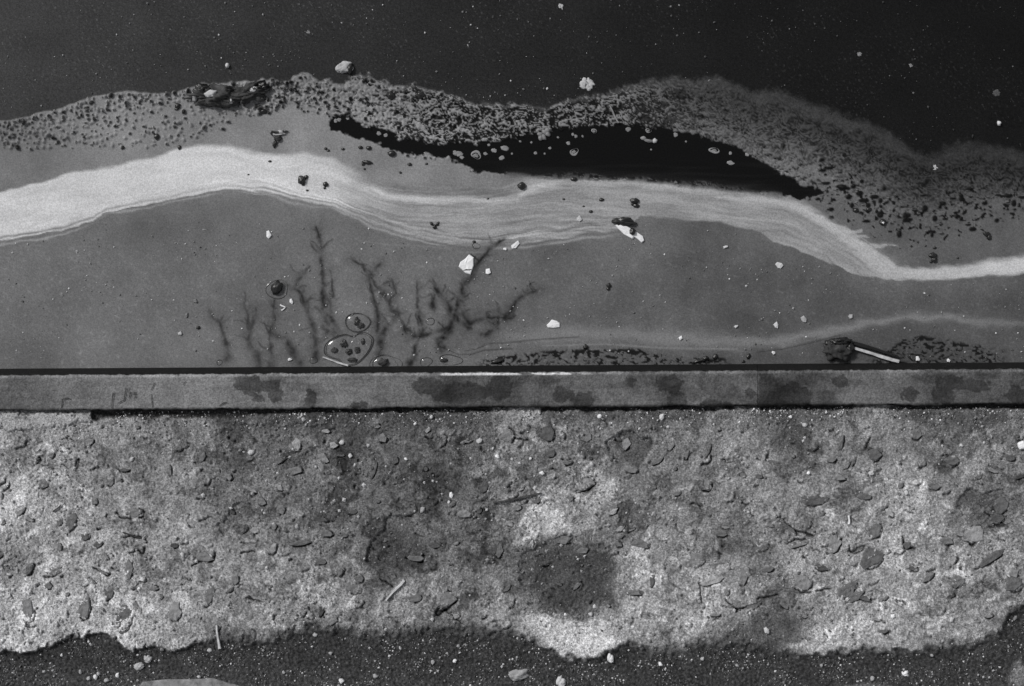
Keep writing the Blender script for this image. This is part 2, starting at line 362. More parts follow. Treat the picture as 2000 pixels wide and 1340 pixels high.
edge = np.exp(-((PLv - V - warp - 14) / 11) ** 2)                                                # laminar bands along the lower rim
lam = perlin(U / 160, (PLv - V - warp) / 3.3, 67) + .5 * perlin(U / 70, (PLv - V - warp) / 2.2, 68)
pale_g = pale_g + np.interp(U, [-100, 100, 350, 480, 700, 1150, 1230, 1300], [6, 12, 10, 24, 48, 36, 8, 4]) * lam * edge
P_alb = lin(np.clip(pale_g * np.interp(U, [0, 600, 760], [.955, .965, 1]), 60, 212)) * (1 + .05 * gr)
H = H * (1 - b_a) + .0009 * b_a
A = A * (1 - b_a) + P_alb * b_a
UF = U + 6 * perlin(U / 20, V / 9, 301); VF = V + 4 * perlin(U / 26, V / 8, 302)
for pl, w_, g_ in (([(1640, 443), (1608, 432), (1575, 408), (1540, 392)], 7, 150), ([(1684, 451), (1650, 452), (1615, 440), (1580, 415)], 8, 158), ([(1700, 463), (1665, 462), (1640, 452)], 5, 150), ([(1757, 478), (1728, 478), (1700, 482), (1665, 472)], 7, 158),
                   ([(1735, 502), (1705, 500), (1680, 490)], 7, 150), ([(1752, 520), (1722, 512), (1690, 496)], 8, 160), ([(1715, 494), (1690, 492), (1660, 474)], 6, 150), ([(1400, 384), (1500, 390), (1560, 405), (1620, 440), (1680, 482), (1730, 522)], 13, 172)):
    f = np.clip(1.25 * seg_field(UF, VF, pl, w_ * 1.15, .12), 0, 1) * (.75 + .5 * st2)
    f = np.clip(f, 0, .9); A = A * (1 - f) + lin(g_) * (1 + .14 * gr) * f
    b_a = np.maximum(b_a, f * 1.1)
b_a = np.clip(b_a, 0, 1)
CL[b_a > .5] = 3
# stray laminar threads just below the rim
off = V + warp - PLv
thread = np.exp(-((off - 7 - 4 * perlin(U / 120, 0 * U, 70)) / np.interp(U, [0, 300, 600, 900, 1200], [2.2, 1.6, 2.6, 3, 3])) ** 2) * sstep(-.25, .25, perlin(U / 100, off / 9, 69) + .15) * sstep(1240, 1150, U)
A = A * (1 - .6 * thread) + lin(158) * .6 * thread
gap = np.exp(-((off + 6) / 2.6) ** 2) * np.interp(U, [0, 60, 120, 200, 300, 420, 560, 700, 760], [.7, .9, .8, .6, .45, .35, .8, .6, 0]) * (U > -300)
A = A * (1 - gap) + F_alb * .85 * gap
# pool on top of everything
A = A * (1 - a_p) + pool_alb * a_p
RG = RG * (1 - a_p) + .12 * a_p; H = H * (1 - a_p)
CL[a_p > .5] = 0
CL[(a_p <= .5) & (a_p > .02) & (CL == 0)] = 1
# --- thin pale streak low on the right, and contour lines
c2 = curve([(960, 660), (1020, 655), (1100, 651), (1200, 651), (1300, 661), (1380, 666), (1450, 669), (1540, 666), (1600, 650), (1660, 641), (1720, 626), (1780, 616), (1850, 620), (1930, 629), (2020, 634), (2300, 640)])
f2 = np.exp(-((V + 2 * warp - c2(U)) / np.interp(U, [960, 1050, 1450, 1600, 1780, 1930], [10, 16, 13, 11, 8, 7])) ** 2) * np.interp(U, [950, 1040, 1400, 1700, 1850, 2000, 2200], [0, .38, .46, .55, .46, .26, 0])
A = A * (1 - f2) + lin(140) * f2
for pl, w_, s_ in (([(905, 686), (929, 682), (954, 671), (985, 670), (1015, 667), (1054, 663), (1130, 658)], 1.6, .55), ([(860, 677), (894, 692), (921, 692), (945, 684), (1000, 681)], 1.6, .6),
                   ([(1060, 676), (1180, 672), (1300, 680), (1440, 682)], 2.2, -.5), ([(1480, 688), (1530, 682), (1590, 668), (1640, 655)], 1.8, .5), ([(700, 470), (760, 478), (820, 480), (880, 486)], 2.5, -.25)):
    f = seg_field(U, V, pl, w_)
    A = A * (1 - s_ * f) if s_ > 0 else A * (1 + s_ * f) - lin(135) * s_ * f
# --- scummy holes against the kerb
def kfroth(a, b, vt, seed):
    top = vt(U) + 3 * perlin(U / 16, V / 10, seed)
    z = sstep(a - 12, a + 30, U) * sstep(b + 12, b - 25, U) * sstep(-3, 4, V - top) * (K < 3)
    n = perlin(wu / 12, wv / 6, seed + 1) + .7 * perlin(wu / 5.5, wv / 3.6, seed + 2)
    rim = np.exp(-((V - top - 5) / 4.0) ** 2)
    return z, z * sstep(.02, .2, n - .13 + .85 * rim * sstep(-.1, .3, perlin(U / 40, 0 * U, seed + 7)) + .25 * perlin(U / 45, V / 14, seed + 8))
for (a, b, vt, sd_) in ((930, 1430, curve([(930, 704), (1000, 692), (1060, 686), (1110, 682), (1190, 681), (1230, 680), (1260, 684), (1300, 692), (1360, 698), (1430, 700)]), 75),
                        (1690, 1965, curve([(1690, 690), (1740, 680), (1765, 662), (1800, 655), (1850, 664), (1900, 672), (1960, 680)]), 85)):
    z, k = kfroth(a, b, vt, sd_)
    A = A * (1 - .12 * z); A = A * (1 - k) + lin(18) * k; H = H + z * .0009 * (1 - k) * np.clip(.6 + perlin(U / 6, V / 5, sd_ + 5), 0, 1.3)
    CL[(z > .5)] = 2
# --- branching dark veins, drawn by darkening the film's colour
VEINS = [
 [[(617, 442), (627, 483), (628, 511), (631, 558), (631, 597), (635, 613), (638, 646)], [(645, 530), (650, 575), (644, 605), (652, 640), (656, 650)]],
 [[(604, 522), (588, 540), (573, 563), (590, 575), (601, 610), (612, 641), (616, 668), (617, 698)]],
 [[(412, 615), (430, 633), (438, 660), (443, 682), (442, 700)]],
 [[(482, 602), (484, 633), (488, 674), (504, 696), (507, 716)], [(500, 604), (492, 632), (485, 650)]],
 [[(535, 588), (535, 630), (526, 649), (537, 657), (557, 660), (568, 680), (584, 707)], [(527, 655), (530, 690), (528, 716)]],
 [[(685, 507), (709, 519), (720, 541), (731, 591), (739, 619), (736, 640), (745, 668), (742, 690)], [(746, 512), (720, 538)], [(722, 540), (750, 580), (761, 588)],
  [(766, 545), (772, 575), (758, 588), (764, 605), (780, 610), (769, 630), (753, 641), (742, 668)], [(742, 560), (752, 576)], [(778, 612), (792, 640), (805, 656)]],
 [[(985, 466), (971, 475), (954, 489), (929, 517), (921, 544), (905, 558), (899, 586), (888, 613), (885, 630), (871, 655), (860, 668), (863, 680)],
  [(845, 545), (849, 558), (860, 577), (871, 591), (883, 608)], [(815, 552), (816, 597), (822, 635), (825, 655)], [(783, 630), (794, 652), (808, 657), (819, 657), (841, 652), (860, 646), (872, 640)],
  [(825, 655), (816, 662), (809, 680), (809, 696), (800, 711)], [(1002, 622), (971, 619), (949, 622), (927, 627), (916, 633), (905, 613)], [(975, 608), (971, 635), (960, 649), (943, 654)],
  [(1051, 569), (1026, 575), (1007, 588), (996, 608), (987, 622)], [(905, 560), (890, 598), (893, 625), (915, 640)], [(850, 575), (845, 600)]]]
tw = random.Random(23)
NMAIN = [len(b) for b in VEINS]
for br in VEINS:
    for pl in list(br):
        L_ = sum(math.hypot(pl[k + 1][0] - pl[k][0], pl[k + 1][1] - pl[k][1]) for k in range(len(pl) - 1))
        for _ in range(int(L_ / 8.5)):
            k = tw.randrange(len(pl) - 1); t0 = tw.random(); x, y = pl[k][0] + (pl[k + 1][0] - pl[k][0]) * t0, pl[k][1] + (pl[k + 1][1] - pl[k][1]) * t0
            a = tw.choice([-1, 1]) * tw.uniform(.35, 1.15); ln = 7 + 30 * tw.random() ** 1.6; q = [(x, y)]
            for m_ in range(3): x += math.sin(a) * ln / 3; y -= math.cos(a) * ln / 3; a += tw.gauss(0, .35); q.append((x, y))
            br.append(q[::-1])
Wf = np.zeros((len(VEINS), U.size))
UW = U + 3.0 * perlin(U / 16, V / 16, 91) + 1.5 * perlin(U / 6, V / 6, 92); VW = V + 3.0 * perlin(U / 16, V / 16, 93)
for i, br in enumerate(VEINS):
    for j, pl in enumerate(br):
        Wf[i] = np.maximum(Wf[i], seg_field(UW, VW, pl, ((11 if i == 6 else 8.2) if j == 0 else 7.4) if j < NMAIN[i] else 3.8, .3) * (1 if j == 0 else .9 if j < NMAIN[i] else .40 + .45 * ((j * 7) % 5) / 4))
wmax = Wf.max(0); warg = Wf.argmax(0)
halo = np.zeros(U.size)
for i, br in enumerate(VEINS):
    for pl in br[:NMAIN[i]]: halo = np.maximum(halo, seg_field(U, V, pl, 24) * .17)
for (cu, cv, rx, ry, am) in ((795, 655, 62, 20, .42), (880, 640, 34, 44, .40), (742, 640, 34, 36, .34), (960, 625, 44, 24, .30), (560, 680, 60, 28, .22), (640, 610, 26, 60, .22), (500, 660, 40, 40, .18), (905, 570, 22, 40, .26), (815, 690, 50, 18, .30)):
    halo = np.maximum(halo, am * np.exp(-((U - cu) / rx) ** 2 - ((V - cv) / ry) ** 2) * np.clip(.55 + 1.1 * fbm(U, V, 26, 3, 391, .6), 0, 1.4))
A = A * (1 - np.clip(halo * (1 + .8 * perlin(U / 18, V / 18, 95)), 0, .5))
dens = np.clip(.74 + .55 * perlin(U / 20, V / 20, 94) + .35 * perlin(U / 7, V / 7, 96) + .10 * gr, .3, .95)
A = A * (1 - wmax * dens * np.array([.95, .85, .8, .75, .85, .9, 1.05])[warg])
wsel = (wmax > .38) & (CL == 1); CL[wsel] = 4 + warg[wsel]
A = np.clip(A, .002, .75)
X, Y, _ = P(U, V, 0); VT = np.stack([X, Y, H], -1)
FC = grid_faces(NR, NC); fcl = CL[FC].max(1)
att = {'alb': A, 'rgh': RG}
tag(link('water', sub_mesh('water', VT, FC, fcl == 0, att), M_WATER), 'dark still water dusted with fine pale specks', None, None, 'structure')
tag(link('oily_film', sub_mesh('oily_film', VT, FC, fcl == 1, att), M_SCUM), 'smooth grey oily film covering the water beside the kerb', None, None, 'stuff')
tag(link('froth', sub_mesh('froth', VT, FC, fcl == 2, att), M_SCUM), 'bubbly dark and grey froth belt along the edge of the film', None, None, 'stuff')
so = link('scum_streak', sub_mesh('scum_streak', VT, FC, fcl == 3, att), M_SCUM)
tag(so, 'pale cream scum streak winding across the whole grey film', 'scum')
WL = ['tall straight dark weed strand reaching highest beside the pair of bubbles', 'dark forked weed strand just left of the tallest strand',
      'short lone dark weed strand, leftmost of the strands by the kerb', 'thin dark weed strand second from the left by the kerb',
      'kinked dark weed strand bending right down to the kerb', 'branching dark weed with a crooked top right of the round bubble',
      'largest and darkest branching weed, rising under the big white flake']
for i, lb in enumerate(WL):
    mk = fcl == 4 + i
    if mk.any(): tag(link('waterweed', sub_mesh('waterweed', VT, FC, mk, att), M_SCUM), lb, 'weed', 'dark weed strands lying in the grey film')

# ================================================================== KERB
KZ = .045
kerb = empty('kerb', P(1000, 760, 0)); tag(kerb, 'long grey concrete kerb with wet stains edging the water', 'kerb')
ck, _ = axis(U0, U1, ST, -30000, 30000)
JOINTS = [-30000, -160, 1480, 2120, 30000]
prof = [(-9, -.031)] + [(k, .045 * k / 13) for k in np.linspace(-6, 12.2, 9)] + [(13, .0437), (14, .0447)] + [(k, KZ) for k in np.arange(16, 80.1, 2)] + [(81, .0445), (82, .0425), (82.6, .03), (83, 0.0)]
pk = np.array([p[0] for p in prof]); pz = np.array([p[1] for p in prof])
kb_g = [(0, 745, 92), (0, 790, 80), (150, 760, 104), (300, 760, 112), (400, 760, 116), (520, 790, 104), (700, 760, 106), (760, 790, 98), (830, 760, 92), (900, 760, 76), (980, 760, 70), (1058, 770, 86),
        (1150, 750, 88), (1230, 770, 98), (1300, 745, 78), (1400, 770, 98), (1460, 750, 94), (1520, 765, 64), (1600, 760, 78), (1680, 770, 100), (1740, 750, 98), (1840, 760, 74), (1900, 770, 82), (1970, 765, 76)]
stains = [(485, 748, 30, 15), (505, 752, 40, 12), (537, 772, 15, 14), (503, 778, 10, 9), (490, 770, 12, 8), (606, 768, 9, 10), (606, 786, 11, 13), (835, 755, 30, 18), (900, 768, 60, 22), (975, 755, 26, 26), (1098, 772, 22, 17),
          (1140, 782, 24, 14), (1308, 750, 24, 18), (1322, 780, 18, 16), (1500, 765, 22, 40), (1545, 772, 38, 24), (1465, 770, 12, 10), (1778, 770, 15, 17), (1855, 748, 30, 14), (1842, 774, 22, 16),
          (1905, 752, 28, 13), (1985, 770, 18, 18), (1400, 790, 30, 8), (700, 792, 20, 7), (1230, 745, 14, 8), (1640, 745, 16, 10)]
def kerb_alb(u, v, k):
    g = idw(u, v, kb_g, 28) + 14 * fbm(u, v, 60, 4, 101) + 9 * perlin(u / 7, v / 7, 102) + 6 * perlin(u / 3.3, v / 3.3, 103)
    wuu = u + 7 * perlin(u / 15, v / 15, 104) + 4 * perlin(u / 5, v / 5, 105); wvv = v + 6 * perlin(u / 15, v / 15, 106) + 2.5 * perlin(u / 5, v / 5, 107)
    s_ = 0
    for (a, b, rx, ry) in stains:
        s_ = np.maximum(s_, sstep(1.05, .96, np.hypot((wuu - a) / rx, (wvv - b) / ry)))
    dpatch = sstep(.02, .22, fbm(wuu, wvv, 80, 5, 341, .62, 40) + np.interp(u, [0, 440, 480, 560, 720, 860, 1060, 1200, 1300, 1480, 1600, 1700, 2000], [-.4, -.4, .02, -.1, -.12, .12, .02, .0, .08, .12, .1, -.05, .04]))
    g = g - 16 * dpatch + 20 * fbm(u, v, 26, 4, 342, .72) + 10 * fbm(u, v, 140, 2, 343, .6, 7)
    g = g * (1 - (.34 + .12 * perlin(u / 30, v / 20, 119)) * s_)
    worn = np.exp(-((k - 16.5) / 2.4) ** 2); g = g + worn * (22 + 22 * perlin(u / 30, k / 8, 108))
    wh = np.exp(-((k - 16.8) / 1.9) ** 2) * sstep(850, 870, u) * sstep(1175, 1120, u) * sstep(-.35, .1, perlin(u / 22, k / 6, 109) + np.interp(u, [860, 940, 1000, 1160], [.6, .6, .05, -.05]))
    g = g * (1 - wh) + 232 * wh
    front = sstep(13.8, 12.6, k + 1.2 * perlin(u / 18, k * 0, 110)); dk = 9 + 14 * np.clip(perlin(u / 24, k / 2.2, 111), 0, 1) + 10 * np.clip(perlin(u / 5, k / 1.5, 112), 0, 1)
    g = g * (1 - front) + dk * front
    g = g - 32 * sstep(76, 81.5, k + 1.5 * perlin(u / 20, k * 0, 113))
    return lin(np.clip(g, 12, 240))
for a, b in zip(JOINTS[:-1], JOINTS[1:]):
    cu = ck[(ck > a + 1.2) & (ck < b - 1.2)]; cu = np.concatenate([[a + .28], cu, [b - .28]])
    uu, kk = np.meshgrid(cu, pk); _, zz = np.meshgrid(cu, pz); vv = kk + L(uu)
    top = (kk > 13.5) & (kk < 81)
    zz = zz + top * (.0009 * fbm(uu, vv, 50, 3, 115) + .0007 * perlin(uu / 5, vv / 5, 116))
    vv = vv + (kk > 10) * (kk < 15) * (1.3 * perlin(uu / 16, 0 * uu, 344) + .8 * perlin(uu / 5, 0 * uu, 345)) + (kk > 80.5) * (2.2 * perlin(uu / 60, 0 * uu, 346) + 1.4 * perlin(uu / 12, 0 * uu, 347))
    zz = zz - ((kk > 11) & (kk < 17)) * .0028 * np.clip(perlin(uu / 12, 0 * uu, 117) + .5 * perlin(uu / 5, 0 * uu, 118), 0, 1)
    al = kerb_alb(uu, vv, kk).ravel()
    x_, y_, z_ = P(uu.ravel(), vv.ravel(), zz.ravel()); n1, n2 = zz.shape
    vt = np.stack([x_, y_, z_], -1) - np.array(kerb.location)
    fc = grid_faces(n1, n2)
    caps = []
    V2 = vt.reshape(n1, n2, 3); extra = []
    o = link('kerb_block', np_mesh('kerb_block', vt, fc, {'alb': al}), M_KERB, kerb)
for st in ([(119, 797), (122, 780), (132, 777.5), (139, 781)], [(217.6, 797), (220, 769), (227, 767.5)], [(245.5, 757.5), (242, 781.5), (229.6, 788)], [(250, 767.5), (255, 766), (251, 778)],
           [(262.5, 765), (264, 778)], [(258.5, 770), (267.5, 770)], [(302, 748.5), (294, 762.5)], [(295.5, 770), (297, 796)], [(428, 793), (436, 787), (444, 786)], [(357, 752), (362, 745)]):
    vs = []; fs = []
    for i, (a, b) in enumerate(st):
        j = min(i + 1, len(st) - 1); i0 = max(i - 1, 0); dx, dy = st[j][0] - st[i0][0], st[j][1] - st[i0][1]; ll = math.hypot(dx, dy)
        w_ = (.55 if i in (0, len(st) - 1) else .95)
        for sg in (-1, 0, 1):
            px, py = a - dy / ll * w_ * sg, b + dx / ll * w_ * sg
            vs.append(Vector(P(px, py, KZ + .0018 - (.0006 if sg == 0 else 0))) - kerb.location)
        if i: q = 3 * i; fs += [(q - 3, q, q + 1, q - 2), (q - 2, q + 1, q + 2, q - 1)]
    link('scratch', np_mesh('scratch', [tuple(v_) for v_ in vs], fs), M_SCR, kerb)

STONES = [(1069, 848, 16, 14, 0, 'dusk'), (991, 852, 14, 16, 0, 'mid'), (1143, 852, 12, 10, 0, 'dusk'), (1076, 884, 12, 9, 0, 'dark'), (1107, 904, 12, 5, 10, 'mid'), (1140, 946, 22, 13, -20, 'light'), (1232, 918, 16, 6, 5, 'light'), (976, 1074, 6, 17, 5, 'mid'),
          (1096, 1053, 22, 8, 12, 'mid'), (1038, 1062, 4, 10, 5, 'pale'), (1138, 1075, 14, 8, -25, 'mid'), (1251, 1063, 20, 8, 12, 'dark'), (1207, 1063, 10, 5, 25, 'mid'), (1352, 1095, 24, 15, 0, 'dusk'), (1274, 1133, 5, 13, 8, 'deep'), (1342, 888, 3, 11, 8, 'dusk'),
          (1381, 948, 10, 12, 0, 'mid'), (1588, 977, 30, 11, -8, 'dark'), (1475, 1068, 27, 12, 0, 'dark'), (1690, 970, 13, 8, 0, 'dusk'), (1704, 1034, 19, 20, 0, 'dark'), (1703, 1089, 25, 21, -30, 'dark'), (1674, 1071, 14, 9, -15, 'mid'), (1629, 1062, 14, 18, 10, 'light'),
          (1605, 1109, 16, 7, 10, 'deep'), (1773, 1064, 8, 9, 45, 'dark'), (1848, 1056, 14, 9, 20, 'dusk'), (1897, 1042, 23, 21, 0, 'light'), (1933, 1092, 30, 9, -35, 'dusk'), (1859, 1095, 13, 8, -10, 'pale'), (1814, 1128, 13, 6, -35, 'dark'), (1870, 1136, 18, 12, 0, 'dark'),
          (1781, 1110, 13, 6, 15, 'dark'), (1823, 948, 16, 9, 10, 'dusk'), (1859, 901, 15, 11, 0, 'dark'), (1972, 894, 11, 7, 20, 'dark'), (1947, 1012, 14, 12, 30, 'dusk'), (1955, 985, 15, 20, 0, 'dark'), (1643, 866, 5, 15, 15, 'dusk'), (1668, 901, 3, 11, 20, 'dark'),
          (1641, 932, 13, 7, 25, 'mid'), (1759, 948, 8, 5, -40, 'dark'), (1707, 890, 14, 13, 0, 'dusk'), (1500, 1112, 12, 6, -5, 'dusk'), (1980, 1141, 19, 16, 0, 'dark'), (1980, 1120, 12, 9, 0, 'light'), (1790, 847, 10, 13, 0, 'dusk'), (138, 1017, 11, 19, 0, 'dusk'), (115, 1020, 7, 8, 0, 'dark'),
          (166, 1048, 9, 8, 0, 'dark'), (190, 1064, 9, 6, -15, 'deep'), (57, 1111, 8, 13, 20, 'dark'), (103, 1116, 22, 9, -20, 'dusk'), (116, 1069, 5, 7, 0, 'dusk'), (94, 1144, 7, 6, 0, 'dark'), (163, 1183, 13, 28, -5, 'dusk'), (52, 1188, 15, 28, -10, 'mid'), (213, 1158, 8, 16, 15, 'dark'),
          (240, 1207, 18, 29, 10, 'deep'), (341, 1195, 13, 19, 0, 'mid'), (408, 1163, 8, 25, 15, 'dusk'), (266, 1138, 4, 14, 15, 'deep'), (199, 1116, 15, 3, 35, 'dark'), (251, 1111, 7, 20, 5, 'mid'), (397, 1089, 20, 9, 10, 'light'), (340, 1065, 8, 5, 10, 'deep'), (469, 1031, 16, 11, 10, 'dark'),
          (497, 1036, 9, 6, 20, 'pale'), (257, 1003, 24, 11, 0, 'mid'), (458, 1130, 9, 12, 0, 'mid'), (621, 1014, 22, 6, 10, 'dark'), (635, 1042, 16, 7, 12, 'dusk'), (586, 1061, 20, 6, -8, 'dusk'), (547, 995, 11, 10, 0, 'mid'), (624, 1098, 13, 6, -5, 'dark'),
          (660, 1116, 14, 9, -20, 'mid'), (906, 1004, 19, 9, 0, 'light'), (845, 1065, 18, 6, -5, 'deep'), (812, 1091, 16, 6, 8, 'dusk'), (804, 1169, 19, 9, 0, 'mid'), (862, 1174, 28, 19, -15, 'mid'), (798, 995, 17, 12, -10, 'dusk'), (627, 1194, 5, 13, 10, 'deep'), (890, 1204, 8, 5, 20, 'pale'),
          (942, 1204, 9, 5, 0, 'mid'), (533, 1072, 7, 13, 10, 'pale'), (579, 870, 10, 13, 5, 'pale'), (629, 894, 14, 9, 35, 'light'), (574, 919, 17, 8, -8, 'light'), (488, 956, 15, 4, 28, 'light'), (945, 950, 7, 12, 15, 'dark'), (651, 870, 9, 6, 0, 'pale'), (747, 856, 10, 9, 0, 'light'),
          (637, 842, 9, 4, 10, 'pale'), (832, 916, 5, 5, 0, 'dusk'), (730, 920, 3, 17, 20, 'mid'), (99, 889, 8, 7, 0, 'dark'), (150, 906, 2.5, 9, 10, 'dark'), (243, 918, 11, 4, 0, 'dusk'), (394, 893, 6, 10, 20, 'dusk'), (446, 931, 9, 7, 30, 'light'), (332, 918, 2.5, 12, -5, 'dusk'),
          (85, 946, 10, 8, 0, 'dusk'), (216, 941, 5, 9, 20, 'mid'), (175, 862, 8, 7, 0, 'mid'), (1655, 1150, 24, 13, -35, 'dusk'), (1670, 1165, 20, 8, -30, 'dark'), (1685, 1168, 17, 5, 18, 'deep'), (1568, 1136, 20, 15, 20, 'mid'), (1725, 1233, 13, 4, 3, 'dark'), (1855, 1165, 12, 4, -8, 'deep'),
          (1390, 1135, 22, 7, -18, 'light'), (1452, 1128, 9, 16, 5, 'mid'), (1470, 1185, 18, 6, -25, 'dusk'), (1395, 1202, 14, 3, 0, 'mid'), (1417, 1030, 8, 3, 5, 'light'), (1235, 1158, 20, 5, 8, 'mid'), (1385, 880, 3, 14, 20, 'dusk'), (1312, 872, 4, 11, 30, 'mid'), (1285, 900, 14, 5, -30, 'dusk'),
          (1222, 868, 9, 12, 20, 'light'), (1190, 1205, 4, 8, 0, 'light'), (1540, 1030, 22, 3, 38, 'dusk'), (1560, 1065, 20, 3, -15, 'mid'), (1995, 930, 12, 5, -20, 'deep'), (1452, 1145, 4, 16, 5, 'dark'), (700, 1130, 10, 8, 0, 'dusk'), (690, 1150, 16, 10, 20, 'dusk'), (130, 1160, 6, 5, 0, 'dark'), (540, 900, 20, 8, -15, 'dusk'), (770, 900, 9, 7, 0, 'dusk'), (690, 1000, 8, 5, 0, 'dusk')]
srnd = random.Random(77)
for _ in range(115):
    u_, v_ = srnd.uniform(-120, 2120), srnd.uniform(830, 1235)
    if any(abs(u_ - s_[0]) < s_[2] + 9 and abs(v_ - s_[1]) < s_[3] + 9 for s_ in STONES): continue
    r_ = srnd.uniform(3, 8.5); STONES.append((u_, v_, r_ * srnd.uniform(.8, 1.9), r_ * srnd.uniform(.5, .9), srnd.uniform(-60, 60), srnd.choice(['pale', 'light', 'light', 'mid', 'mid', 'dusk', 'dusk', 'dark'])))
# ================================================================== PAVEMENT, JOINT SAND, SOIL
PZ = .036
Q0, Q1 = 82.0, 770.0
qa = np.arange(Q0, Q1 + 1, ST).astype(float); s = ST; x = qa[-1]; post = []
while x < 30000: s *= 1.25; x += s; post.append(x)
qa = np.concatenate([qa, post])
u2, q2 = np.meshgrid(ck, qa); v2 = q2 + L(u2); nr2, nc2 = u2.shape
u2, v2, q2 = u2.ravel(), v2.ravel(), q2.ravel(); pu2 = int(np.argmin(np.abs(ck - U0)))
SE = curve([(-300, 1290), (-100, 1262), (0, 1272), (50, 1278), (95, 1264), (122, 1246), (200, 1238), (228, 1252), (258, 1272), (290, 1262), (330, 1272), (370, 1258), (430, 1250), (480, 1252), (520, 1258),
            (560, 1240), (620, 1230), (660, 1236), (700, 1242), (760, 1247), (820, 1236), (870, 1228), (950, 1240), (1000, 1238), (1040, 1250), (1070, 1275), (1110, 1286), (1160, 1290), (1200, 1268),
            (1230, 1262), (1290, 1275), (1330, 1278), (1370, 1262), (1420, 1262), (1480, 1268), (1540, 1278), (1630, 1279), (1680, 1270), (1720, 1276), (1780, 1273), (1850, 1266), (1900, 1262), (1955, 1238),
            (1966, 1215), (1972, 1200), (2000, 1186), (2050, 1180), (2300, 1230)])
pg = [(0, 860, 116), (120, 860, 122), (250, 870, 118), (350, 850, 108), (60, 900, 112), (200, 940, 116), (330, 960, 120), (430, 910, 96), (440, 850, 92), (30, 960, 150), (60, 1010, 132), (120, 985, 128),
      (230, 1030, 122), (350, 1050, 124), (450, 1020, 100), (500, 960, 104), (520, 1090, 124), (430, 1140, 126), (560, 1140, 122), (60, 1080, 118), (120, 1160, 140), (60, 1230, 146), (200, 1215, 142), (300, 1150, 124), (350, 1220, 130), (450, 1220, 108),
      (520, 860, 82), (600, 900, 92), (620, 960, 88), (700, 880, 80), (700, 960, 86), (800, 880, 82), (900, 880, 76), (850, 935, 66), (950, 930, 94), (1000, 850, 80), (1010, 812, 122), (1080, 880, 86), (1120, 930, 96), (1180, 840, 98), (1230, 870, 84),
      (640, 1040, 94), (740, 1020, 82), (780, 1080, 66), (740, 1100, 90), (850, 1040, 88), (900, 1090, 90), (960, 1000, 78), (860, 1130, 100), (800, 1180, 108), (950, 1150, 94), (1000, 1180, 96),
      (660, 1170, 116), (600, 1200, 112), (700, 1210, 100), (880, 1200, 98), (1060, 1030, 134), (1090, 1035, 140), (1130, 975, 128), (1180, 990, 122), (1215, 1015, 76), (1110, 1100, 62), (1060, 1130, 60), (1160, 1140, 64), (1110, 1180, 66),
      (1240, 1100, 132), (1300, 1050, 116), (1300, 960, 102), (1350, 900, 108), (1440, 880, 112), (1430, 960, 116), (1430, 1050, 92), (1380, 1140, 128), (1250, 1200, 136), (1350, 1210, 128), (1450, 1180, 116), (1460, 1240, 90),
      (1050, 1225, 140), (1110, 1250, 168), (1170, 1265, 150), (1000, 1210, 138), (1560, 830, 96), (1540, 880, 100), (1520, 960, 116), (1600, 1010, 120), (1570, 1070, 122), (1650, 940, 110), (1740, 960, 124), (1790, 1010, 138), (1700, 850, 108),
      (1840, 830, 96), (1950, 840, 96), (1900, 900, 116), (1840, 900, 106), (1910, 985, 82), (1980, 1000, 100), (1960, 1060, 118), (1850, 1100, 124), (1700, 1150, 124), (1640, 1210, 132), (1750, 1220, 130), (1850, 1200, 112), (1920, 1200, 112), (1560, 1210, 94), (1600, 1250, 128), (1700, 1255, 130)]
wu2 = u2 + 14 * perlin(u2 / 40, v2 / 40, 121) + 6 * perlin(u2 / 13, v2 / 13, 122); wv2 = v2 + 14 * perlin(u2 / 40, v2 / 40, 123) + 6 * perlin(u2 / 13, v2 / 13, 124)
g = idw(wu2, wv2, pg, 26, 1.7) * 1.15
g = g + 34 * fbm(wu2, wv2, 80, 5, 125, .68) + 20 * fbm(u2, v2, 24, 4, 126, .75)
g = g + 26 * np.clip(fbm(wu2, wv2, 46, 4, 311, .7) - .18, 0, 1) * 2.4 - 30 * np.clip(fbm(wu2, wv2, 38, 4, 312, .7) - .2, 0, 1) * 2.2
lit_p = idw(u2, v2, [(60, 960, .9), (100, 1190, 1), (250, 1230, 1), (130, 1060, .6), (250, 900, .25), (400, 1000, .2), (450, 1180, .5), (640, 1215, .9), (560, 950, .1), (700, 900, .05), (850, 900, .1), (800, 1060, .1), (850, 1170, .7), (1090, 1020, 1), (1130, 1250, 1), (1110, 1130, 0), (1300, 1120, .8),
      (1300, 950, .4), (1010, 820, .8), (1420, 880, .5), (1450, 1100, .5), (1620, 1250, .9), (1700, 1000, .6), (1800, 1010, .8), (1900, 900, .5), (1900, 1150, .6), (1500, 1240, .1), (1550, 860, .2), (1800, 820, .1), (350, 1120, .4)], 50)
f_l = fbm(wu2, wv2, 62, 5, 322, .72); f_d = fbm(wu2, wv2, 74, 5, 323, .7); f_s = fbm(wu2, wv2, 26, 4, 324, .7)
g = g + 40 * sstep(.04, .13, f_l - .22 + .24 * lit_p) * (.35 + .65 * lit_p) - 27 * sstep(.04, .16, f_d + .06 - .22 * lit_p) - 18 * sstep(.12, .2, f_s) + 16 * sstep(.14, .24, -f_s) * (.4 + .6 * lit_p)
def blot(cu, cv, rx, ry, lev, amt, rot=0, soft=.25):
    global g
    c, s_ = math.cos(math.radians(rot)), math.sin(math.radians(rot)); du, dv = wu2 - cu, wv2 - cv
    k = sstep(1 + soft, 1 - soft, np.hypot((du * c + dv * s_) / rx, (-du * s_ + dv * c) / ry)) * amt
    g = g * (1 - k) + lev * k
